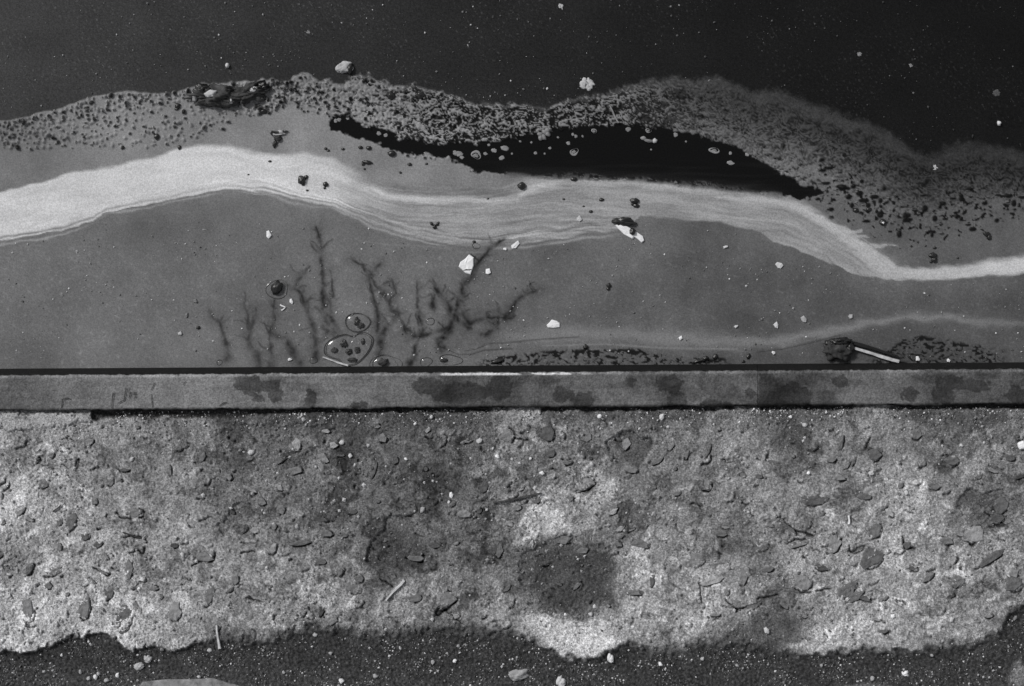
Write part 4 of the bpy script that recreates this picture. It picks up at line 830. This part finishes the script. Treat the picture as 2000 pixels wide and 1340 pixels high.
flake(1793, 701, 4, 5, -30, 'two toned white chip in the froth just right of the stick end', 5, M_FLAKE, 21)
# black shell with white flakes
sh = lump('shell_fragment', 1218, 433, 22, 8, 8, 3, M_TAR, 31, None, 0, 4, .3, 1.8, .3); tag(sh, 'black shell fragment resting over two ragged white flakes', 'fragment')
flake(1224, 450, 22, 9, 30, 'ragged white flake pinned under the black shell fragment', 9, M_FLAKE, 32, .004)
flake(1248, 463, 14, 7, 30, 'white flake end sticking out below the black shell fragment', 8, M_FLAKE, 33, .004)
tag(lump('oil_bead', 1235, 453, 6, 7, 8, 0, M_TAR, 34, None, 0, 3, .25), 'black bead sitting on the white flakes under the shell', 'bead')
# black beads and specks
def bead(parts, label, group='black tarry beads floating on the scum'):
    if len(parts) == 1:
        u, v, rx, ry, ro = parts[0]; o = lump('oil_bead', u, v, rx, ry, min(rx, ry) * .8, ro, M_TAR, int(u + v), None, 0, 3, .22, 1.7, .3)
    else:
        o = empty('oil_bead', P(parts[0][0], parts[0][1], 0))
        for (u, v, rx, ry, ro) in parts: lump('drop', u, v, rx, ry, min(rx, ry) * .8, ro, M_TAR, int(u + v), o, 0, 3, .3, 1.7, .3)
    tag(o, label, 'bead', group); return o
bead([(541, 563, 10.5, 14, 22)], 'large black oil bead in the grey film left of the weed')
bead([(590, 352, 8, 9, 0), (598, 346, 4, 4, 0), (592, 359, 3.5, 4, 0)], 'larger black clotted bead on the palest part of the scum streak')
bead([(636, 360, 5, 5, 0), (634, 367, 2.5, 3, 0)], 'smaller black bead right of the clotted bead on the scum streak')
bead([(514, 217, 9, 5, 5), (508, 221, 4, 4, 0)], 'dark bead just below the crusty chunk')
bead([(347, 207, 5.5, 6, 0), (345, 213, 4, 3, 0)], 'dark bead left of the crusty chunk')
bead([(306, 267, 5.5, 6, 0)], 'round dark bead on the film above the left of the scum streak')
bead([(239, 288, 4, 4, 0)], 'small dark bead left of the round dark bead')
bead([(350, 288, 3.5, 4.5, 0)], 'small dark bead on the upper rim of the scum streak')
bead([(717, 317, 10, 4, 8), (709, 320, 3, 4, 0), (712, 330, 2.2, 2.2, 0)], 'arched dark bead between the scum streak and the pool tip')
bead([(843, 437, 3, 4, -30), (849, 443, 4, 4.5, 0), (855, 437, 3, 4.5, 20)], 'three lobed black crumb dimpling the lower rim of the scum streak')
bead([(1019, 363, 8, 7.5, 0)], 'round black bead at the end of the bright scum thread')
bead([(1121, 350, 6.5, 4, 0)], 'flat dark bead on the lower edge of the black pool')
bead([(1240, 392, 9, 5.5, 8), (1243, 402, 6.5, 4, 5), (1236, 399, 4, 3, 0)], 'stacked black beads above the black shell fragment')
bead([(1175, 390, 5, 3.5, 0)], 'small ring like black bead between the round bead and the shell')
bead([(1189, 558, 4.5, 5, 0), (1188, 564, 3.5, 3.5, 0)], 'black bead alone in the grey film right of centre')
bead([(1822, 499, 7.5, 6, 0), (1825, 507, 5, 6.5, 10), (1819, 511, 3, 3, 0)], 'comma shaped black bead just above the tail of the scum streak')
bead([(1927, 457, 7, 4.5, 15), (1932, 463, 4.5, 6, 0)], 'comma shaped black bead under the froth at the right')
bead([(926, 472, 4, 2.5, 0)], 'tiny black bead above the largest white flake')
bead([(764, 187, 8, 8, 0)], 'round black bead in the froth belt, left of a pair')
bead([(822, 186, 9, 7, 0), (830, 192, 5, 5, 0)], 'clotted black bead in the froth belt, right of a pair')
bead([(1462, 696, 4, 6, 20), (1452, 706, 4, 3, 0)], 'small black bead by the kerb left of the dark clod')
bead([(1370, 704, 15, 4.5, -14), (1378, 700, 6, 5, 0)], 'long black crumb by the kerb at the right end of the kerb froth')
bead([(1397, 697, 5, 6, 10)], 'round black bead right of the long black crumb by the kerb')
bead([(972, 706, 13, 4.5, -16)], 'slanted black crumb at the left end of the kerb froth')
bead([(1144, 678, 5, 5, 0)], 'round black bead above the kerb froth')
bead([(387, 640, 4, 3.5, 0)], 'small dark bead at the lower left among the grey crumbs')
bead([(1724, 434, 7, 6.5, 0)], 'black bead with a white centre below the froth at the right').name = 'oil_bead'
flake(1724, 435, 4, 3.5, 0, 'white dot set in the black bead under the right froth', 6, M_FLAKE, 41, .006)
SPK = []
for (u, v, r) in ((704, 288, 4), (636, 290, 3), (641, 294, 2.8), (670, 291, 3.2), (765, 300, 7), (720, 289, 5), (800, 321, 4), (833, 320, 2.6), (782, 337, 2.6), (1101, 389, 2.4), (1140, 403, 2.2), (1154, 413, 3.4), (1672, 411, 5), (1697, 409, 5), (1780, 481, 2.5), (1826, 484, 3.2), (1871, 504, 2.4), (1808, 480, 2.2), (953, 388, 2.2), (600, 372, 2.4), (527, 315, 2.8), (485, 341, 2)):
    o = lump('oil_bead', u, v, r * 1.15, r * .85, r * .7, 0, M_TAR, int(u), None, 0, 2, .25); SPK.append((u, v, o))
ins = empty('insect', P(543, 266, 0)); tag(ins, 'dead insect like wisp with pale limbs above the scum streak', 'debris')
for i, (a, b, w) in enumerate((((530, 258), (554, 256), 4), ((533, 262), (556, 262), 3.5), ((556, 258), (562, 255), 2.5), ((530, 258), (529, 264), 2.5))): stick('limb', a, b, w, w * .7, 3, M_TAR if i != 1 else M_FOAM, ins, .002, .002, 60 + i, 4, 2)
lump('body', 543, 270, 7, 6, 5, 0, M_CRUST, 45, ins, 0, 3, .35); lump('body', 537, 281, 4, 7, 4, 25, M_TAR, 46, ins, 0, 3, .4); lump('body', 549, 258, 6, 4, 5, 25, M_FOAM, 47, ins, 0, 2, .4)
ORD = ['first', 'second', 'third', 'fourth', 'fifth', 'sixth', 'seventh', 'eighth', 'ninth', 'tenth', 'eleventh', 'twelfth', 'thirteenth', 'fourteenth', 'fifteenth', 'sixteenth', 'seventeenth', 'eighteenth', 'nineteenth', 'twentieth']
def ordered(items, bands, cat, group):
    '''items (u, v, object); bands (v limit, wording): label each by its order from the left, or from the right past the middle'''
    lo = -1e9
    for hi, word in bands:
        row = sorted([q for q in items if lo <= q[1] < hi], key=lambda q: q[0]); lo = hi; n = len(row)
        for i, q in enumerate(row):
            e = ORD[i] + ' from the left' if i < (n + 1) // 2 else ORD[n - 1 - i] + ' from the right'
            tag(q[2], word.replace('#', e), cat, group)
ordered(SPK, [(305, 'tiny black speck, # beside the thin tip of the pool'), (400, 'tiny black speck, # on the upper scum streak'), (600, 'tiny black speck, # below the froth at the right')], 'bead', 'tiny black specks')
# pale foam clumps on the dark water
def clump(u, v, r, label, seed, mat=M_FOAM):
    o = empty('foam_clump', P(u, v, 0)); q = random.Random(seed); tag(o, label, 'foam', 'pale foam clumps on the dark water')
    for k in range(int(5 + r * .9)):
        a = q.random() * 6.28; d = r * .7 * q.random() ** .9; lump('foam_lump', u + math.cos(a) * d, v + math.sin(a) * d * .75, r * q.uniform(.22, .5), r * q.uniform(.16, .34), r * .12, q.uniform(0, 90), mat, seed + k, o, 0, 2, .35, 1.6, .4)
    return o
clump(1148, 165, 16, 'ragged pale foam clump on the dark water above the froth', 51)
clump(1828, 327, 8, 'small pale foam clump on the dark water at the right of the froth', 57, M_FOAM)
clump(1780, 127, 6, 'small pale clump high on the dark water at the right', 58, M_FOAMG)
clump(1097, 12, 7, 'pale clump at the top edge of the dark water', 59, M_FOAM)
clump(1680, 104, 7, 'elongated dim clump high on the dark water right of centre', 60, M_FOAMG)
clump(1948, 180, 10, 'dim smudge of foam on the dark water near the right edge', 61, M_ST['dark'])
clump(602, 62, 6, 'dim foam speck cluster high on the dark water at the left', 62, M_FOAMG)
o = lump('pebble', 672, 131, 16, 11, 6, -12, M_FOAM, 66, None, 0, 4, .32, 1.5, .35); tag(o, 'blunt pale lump on the dark water just above the froth belt', 'lump')
o = lump('pebble', 684, 135, 5, 11, 7, 12, M_TAR, 63, None, 0, 3, .2); tag(o, 'dark sliver against the right side of the pale lump', 'lump')  # black lump standing in for the pale lump's shadow
o = lump('pebble', 444, 128, 4, 5, 5, 0, M_PALE, 64, None, 0, 2, .2); tag(o, 'small pale pebble on the dark water above the crusty chunk', 'pebble')
o = lump('pebble', 1951, 241, 4, 5, 5, 0, M_PALE, 65, None, 0, 2, .25); tag(o, 'small white pebble on the dark water at the far right', 'pebble')
# foam rings and droplets on the black pool
for (u, v, rx, ry, ring, lb) in ((1122, 296, 9, 8, 1, 'round foam ring near the middle of the black pool'), (1161, 256, 6, 5, 1, 'small foam ring at the froth edge under the straw'), (1267, 255, 6, 5, 1, 'small foam ring above the bent foam strip'), (1396, 293, 11, 6, 1, 'oval foam ring in the right half of the black pool'),
                                (930, 303, 11, 9, 1, 'broad broken foam ring at the left of the black pool')):
    o = empty('foam_ring', P(u, v, .001)); tag(o, lb, 'foam', 'foam flecks floating on the black pool')
    ringmesh('rim', rx * .78, ry * .75, rx * .45, 1.0, int(u), M_FOAMG, o, 26, .16); lump('core', u - rx * .1, v + ry * .1, rx * .5, ry * .42, .7, 0, M_FOAMG, int(v), o, .0004, 3, .45, 1.8, .4)
bt = empty('foam_strip', P(1267, 273, .001)); tag(bt, 'bent foam strip with knobbed ends on the black pool', 'foam', 'foam flecks floating on the black pool')
lump('foam_lump', 1257, 270, 6, 4, 3, 15, M_FOAMG, 71, bt, .0005, 2, .2); lump('foam_lump', 1267, 275, 10, 3.5, 3, 8, M_FOAMG, 72, bt, .0005, 2, .2); lump('foam_lump', 1279, 275, 5, 5, 3, 0, M_FOAM, 73, bt, .0005, 2, .2)
FLK = []
for (u, v, rx, ry) in ((1227, 252, 5, 4), (1427, 318, 7, 4), (1460, 301, 4, 4), (1427, 299, 3, 3), (1320, 263, 4, 4), (1110, 279, 4, 3), (895, 300, 8, 5), (889, 298, 4, 5), (965, 294, 5, 4), (986, 289, 8, 5), (980, 308, 5, 4), (948, 300, 4, 3), (902, 307, 4, 3), (1046, 299, 3, 3), (1074, 289, 3, 2.2), (1064, 300, 2, 2), (1125, 266, 3, 3), (1119, 262, 2.5, 3),
                       (740, 260, 4, 4), (753, 264, 4, 3), (662, 234, 4, 3.5), (679, 231, 3, 3), (655, 236, 3, 4), (716, 247, 3, 3), (1016, 276, 2.2, 2), (1038, 278, 2.2, 2), (1138, 266, 2, 2.4), (1090, 268, 2.4, 2), (955, 283, 3, 2.2), (1000, 300, 2, 2), (1340, 276, 2, 2), (1272, 292, 1.8, 1.8)):
    o = lump('foam_fleck', u, v, rx, ry, .5, gr_.uniform(-20, 20), M_FOAMG, int(u * 3 + v), None, .0002, 3, .4, 1.3, .4); FLK.append((u, v, o))
ordered(FLK, [(270, 'grey foam fleck, # along the upper rim of the black pool'), (290, 'grey foam fleck, # below the upper rim of the black pool'), (400, 'grey foam fleck, # of the lowest on the black pool')], 'foam', 'small foam flecks on the black pool')
o = empty('foam_patch', P(1062, 262, 0)); tag(o, 'square foam patch hanging from the froth into the black pool', 'foam')
for k, (a, b) in enumerate(((1055, 262), (1064, 258), (1070, 262), (1062, 268), (1056, 269), (1069, 254))): lump('foam_lump', a, b, 6, 4.5, 3, 20 * k, M_FOAMG, 500 + k, o, .0004, 2, .35)
# bubbles on the film
def blob_bubble(u, v, pts, label, crumbs, h, seed):
    '''bubble film with a free outline: rim of two fine ridges, low domed skin'''
    o = empty('bubble', P(u, v, .0012)); tag(o, label, 'bubble', 'clear bubbles on the grey film'); n = len(pts); m = 72
    t_ = np.linspace(0, n, m, endpoint=False); X_ = np.array([p[0] - u for p in pts]); Y_ = np.array([p[1] - v for p in pts]); k = np.arange(-2, n + 3)
    def cat(Z): 
        i = np.floor(t_).astype(int); f = t_ - i; z0, z1, z2_, z3 = Z[(i - 1) % n], Z[i % n], Z[(i + 1) % n], Z[(i + 2) % n]
        return .5 * ((2 * z1) + (z2_ - z0) * f + (2 * z0 - 5 * z1 + 4 * z2_ - z3) * f * f + (3 * z1 - z0 - 3 * z2_ + z3) * f ** 3)
    x, y = cat(X_), cat(Y_)
    if np.sum(x * np.roll(-y, -1) - np.roll(x, -1) * -y) < 0: x, y = x[::-1], y[::-1]
    vs = []; fs = []
    for j in range(7):
        q = math.cos(j / 6 * math.pi / 2); zz = math.sin(j / 6 * math.pi / 2) * h
        for i in range(m): vs.append((x[i] * q * .001, -y[i] * q * .001, (zz + .6) * .001))
    for j in range(6):
        for i in range(m): k_ = (i + 1) % m; fs.append((j * m + i, j * m + k_, j * m + m + k_, j * m + m + i))
    link('bubble_film', np_mesh('bubble_film', vs, fs), M_BUB, o)
    for sc_, w_ in ((1.0, .030), (.93, .016)):
        vs = []; fs = []
        for i in range(m):
            w2 = w_ * (.5 + .5 * abs(math.sin(i / m * 6.28 * 1.5 + seed)))
            for e, zz in ((-w2, 0), (0, .8), (w2, 0)): vs.append((x[i] * (sc_ + e) * .001, -y[i] * (sc_ + e) * .001, zz * .001))
        for i in range(m):
            j = (i + 1) % m
            for k_ in range(2): fs.append((3 * i + k_, 3 * j + k_, 3 * j + k_ + 1, 3 * i + k_ + 1))
        link('rim', np_mesh('rim', vs, fs), M_SCR, o)
    for k_, (a, b, c, d, lb) in enumerate(crumbs):
        q = lump('crumb', a, b, c, d, min(c, d) * .5, 0, M_CRUST if k_ % 2 else M_TAR, seed + 7 * k_, None, .0005, 4, .5, 2.2, .3); tag(q, lb, 'crumb', 'black crumbs under bubbles')
    return o
def bubble(u, v, rx, ry, label, crumbs=(), rings=1, h=None, seed=0):
    o = empty('bubble', P(u, v, .0012)); tag(o, label, 'bubble', 'clear bubbles on the grey film')
    dome('bubble_film', rx, ry, h or min(rx, ry) * .45, M_BUB, o)
    for k in range(rings):
        rg = ringmesh('rim', rx * (1 + .12 * k), ry * (1 + .12 * k), 1.7 - .4 * k, .7, seed + k, M_SCR, o, 40, .10)
    for k, (a, b, c, d) in enumerate(crumbs):
        q = lump('crumb', a, b, c, d, min(c, d) * .7, 0, M_CRUST, seed + 7 * k, None, .0005, 3, .4, 1.8, .3); tag(q, 'black crumb trapped under ' + 'the ' + label.split(',')[0], 'crumb', 'black crumbs under bubbles')
    return o
blob_bubble(699, 630, [(674, 626), (680, 616), (692, 612), (707, 613), (720, 621), (724, 630), (717, 641), (704, 648), (690, 648), (678, 640)], 'round clear bubble, uppermost of the group by the weed',
            [(697, 628, 5, 8, 'tall black crumb under the round bubble'), (705, 636, 7, 5, 'flat dark crumb under the round bubble')], 7, 201)
blob_bubble(680, 682, [(633, 682), (637, 671), (651, 660), (673, 653), (690, 657), (700, 651), (714, 650), (727, 659), (728, 671), (720, 688), (706, 704), (692, 713), (673, 713), (660, 703), (648, 699), (635, 692)],
            'wide heart shaped clear bubble by the kerb, with dark crumbs under it', [(671, 671, 6, 7, 'uppermost dark crumb under the heart shaped bubble'), (653, 684, 6, 5, 'leftmost dark crumb under the heart shaped bubble'), (681, 687, 6, 5, 'dull middle crumb under the heart shaped bubble'),
             (698, 684, 5, 6, 'dark crumb at right of the middle crumb under the heart shaped bubble'), (709, 667, 3.5, 6, 'narrow crumb in the right lobe of the heart shaped bubble'), (688, 703, 9, 4, 'long crumb at the bottom tip of the heart shaped bubble')], 8, 211)
bubble(752, 711, 26, 16, 'half bubble cut off by the kerb, right of the twin', [(749, 708, 10, 7)], 2, 6, 231)
bubble(840, 628, 9, 6, 'small clear bubble among the branches of the largest weed', [], 1, 3, 241)
bubble(832, 707, 11, 9, 'small bubble against the kerb below the largest weed', [], 1, 4, 251)
bubble(612, 704, 7, 6, 'small bubble against the kerb below the tallest weed', [], 1, 3, 261)
bubble(428, 708, 5, 5, 'tiny bubble against the kerb below the leftmost weed', [], 1, 3, 271)
bubble(880, 703, 22, 10, 'flat clear bubble at the left end of the kerb froth', [(867, 703, 7, 4)], 1, 4, 281)
bubble(541, 565, 23, 17, 'faint clear ring around the large black oil bead', [], 1, 1.2, 291)
bubble(930, 480, 8, 5, 'faint ring above the largest white flake', [], 1, 2, 295)

# ================================================================== LOOSE THINGS ON THE PAVEMENT AND SOIL
def sliver(a, b, w0, w1, mat, label, cat, seed, h=3):
    za, zb = zany(*a) + .001, zany(*b) + .001; o = stick(cat if cat != 'wood' else 'wood_splinter', a, b, w0, w1, h, mat, None, za, zb, seed, 8, 1.4); tag(o, label, cat); return o
sliver((423, 1221), (428, 1267), 3, 6, M_WOOD, 'pale upright wood splinter at the left edge of the soil', 'wood', 81, 4)
sliver((789, 1133), (754, 1173), 5, 3, M_WOOD, 'pale slanting wood splinter on the concrete left of centre', 'wood', 82, 3.5)
sliver((963, 982), (1058, 964), 2.6, 3.4, M_TWIG, 'thin dark twig on the concrete near the middle', 'twig', 83, 4)
sliver((1659, 1007), (1658, 1024), 3, 3, M_FLAKE, 'short white scrap on the right half of the concrete', 'scrap', 84, 2)
sliver((239, 1041), (275, 1050), 2.2, 2.2, M_TWIG, 'short dark twig on the concrete at the left', 'twig', 85, 3)
sliver((672, 1110), (663, 1128), 1.6, 1.6, M_TWIG, 'tiny dark twig left of the slanting splinter', 'twig', 86, 2.5)
sliver((103, 1000), (118, 986), 2, 1.5, M_TWIG, 'thin dark sliver at the upper left of the concrete', 'twig', 87, 2.5)
sliver((1522, 1018), (1566, 1040), 1.8, 1.4, M_TWIG, 'fine dark fibre on the right half of the concrete', 'fibre', 88, 2)
sliver((575, 1220), (560, 1247), 2, 2, M_TWIG, 'dark sliver at the broken edge left of centre', 'twig', 89, 2.5)
PEB = [(1544, 814, 4), (1572, 830, 5), (1615, 848, 5), (1572, 855, 3), (1580, 924, 4), (1702, 924, 6), (1761, 917, 3.5), (1878, 870, 4), (1171, 813, 5), (1292, 815, 7), (1169, 834, 3), (1305, 834, 4), (1058, 924, 5), (1156, 906, 4), (592, 819, 4.5), (843, 814, 4.5),
       (811, 827, 3.5), (490, 884, 6), (476, 883, 3), (684, 890, 5), (881, 968, 6), (877, 981, 4), (825, 996, 6), (937, 861, 6), (971, 892, 5), (356, 1084, 5), (580, 1028, 5), (1161, 1185, 5), (1105, 1200, 3.5), (1154, 1200, 4.5), (1613, 1188, 5), (1497, 1232, 6), (1744, 1204, 5), (1859, 1210, 5), (257, 897, 5), (667, 864, 5), (793, 897, 4), (1770, 962, 5), (719, 870, 4), (693, 908, 3.5), (1036, 896, 3), (1015, 905, 3.5), (1000, 897, 4)]
CHP = []
for i, (u, v, r) in enumerate(PEB):
    o = slabby('pebble', u, v, outline(6 + i % 3, r, r * .8, i * 31, i + 600, .25), zp(u, v), r * .0007, M_FLAKE if i % 4 == 0 else (M_PALE if i % 2 else M_FOAM), None, -.003, (0, 0), .75, .0008, i); CHP.append((u, v, o))
ordered(CHP, [(860, 'small pale chip, # in the row close behind the kerb'), (915, 'small pale chip, # in the second row behind the kerb'), (1000, 'small pale chip, # across the middle of the concrete'), (1300, 'small pale chip, # on the lower half of the concrete')], 'pebble', 'pale chips on the concrete')
o = slabby('pebble', 1996, 870, outline(8, 10, 8, 0, 700, .2), zp(1996, 870), .006, M_FLAKE, None, -.003, (0, 0), .75, .0008, 5); tag(o, 'white pebble at the right edge of the concrete', 'pebble')
SP = [(86, 1312, 4), (186, 1322, 5.5), (157, 1312, 4), (173, 1326, 5), (208, 1329, 5), (192, 1316, 4), (229, 1319, 5), (388, 1322, 4), (646, 1276, 4), (782, 1266, 4), (895, 1262, 3.5), (667, 1330, 6), (733, 1321, 5.5), (554, 1313, 4), (1335, 1261, 4), (1372, 1287, 5), (1290, 1297, 5), (1704, 1325, 5), (1605, 1300, 4), (615, 1240, 5), (1945, 1231, 5), (120, 1280, 3.5), (20, 1266, 4), (409, 1270, 5), (1440, 1300, 4), (845, 1293, 5), (888, 1291, 5), (1820, 1280, 3.5), (1640, 1286, 3), (1300, 1307, 3)]
SPB = []
for i, (u, v, r) in enumerate(SP):
    o = slabby('pebble', u, v, outline(6 + i % 3, r, r * .78, i * 47, i + 800, .25), zp(u, v), r * .0008, M_FLAKE if i % 5 == 1 else (M_FOAM if i % 2 else M_ST['pale']), None, -.003, (0, 0), .75, .0008, i); SPB.append((u, v, o))
ordered(SPB, [(1285, 'pale pebble on the soil, # close under the concrete edge'), (1400, 'pale pebble on the soil, # along the bottom')], 'pebble', 'pale pebbles on the soil')
for (u, v, rx, ry, rz, mt, lb) in ((289, 1287, 8, 8, 7, M_FOAM, 'rounded grey pebble in the soil, upper of a close pair'), (272, 1302, 9, 7, 6, M_FOAM, 'rounded grey pebble in the soil, lower of a close pair'), (1192, 1285, 6, 9, 6, M_FLAKE, 'bright white pebble on the soil under the palest concrete edge'),
                                  (1095, 1331, 9, 10, 7, M_PALE, 'white pebble at the bottom edge of the soil near the middle'), (1014, 1318, 20, 10, 9, M_ST['light'], 'large smooth grey pebble half sunk in the soil at the bottom middle'), (1768, 1315, 7, 5, 6, M_FLAKE, 'white oblong pebble on the soil at the right')):
    tag(lump('pebble', u, v, rx, ry, rz, -10, mt, int(u), None, zp(u, v) - .001, 4, .30, 1.4, .4), lb, 'pebble')
tag(slabby('concrete_slab', 385, 1372, [(-125, -14), (-106, -41), (-65, -45), (-5, -46), (30, -48), (58, -40), (85, -33), (110, -20), (118, 20), (80, 60), (-20, 70), (-110, 45)], .024, .008, M_SLAB, None, -.008, (0, 0), .97, .001, 4), 'pale concrete slab edge in the soil at the bottom left', 'slab')
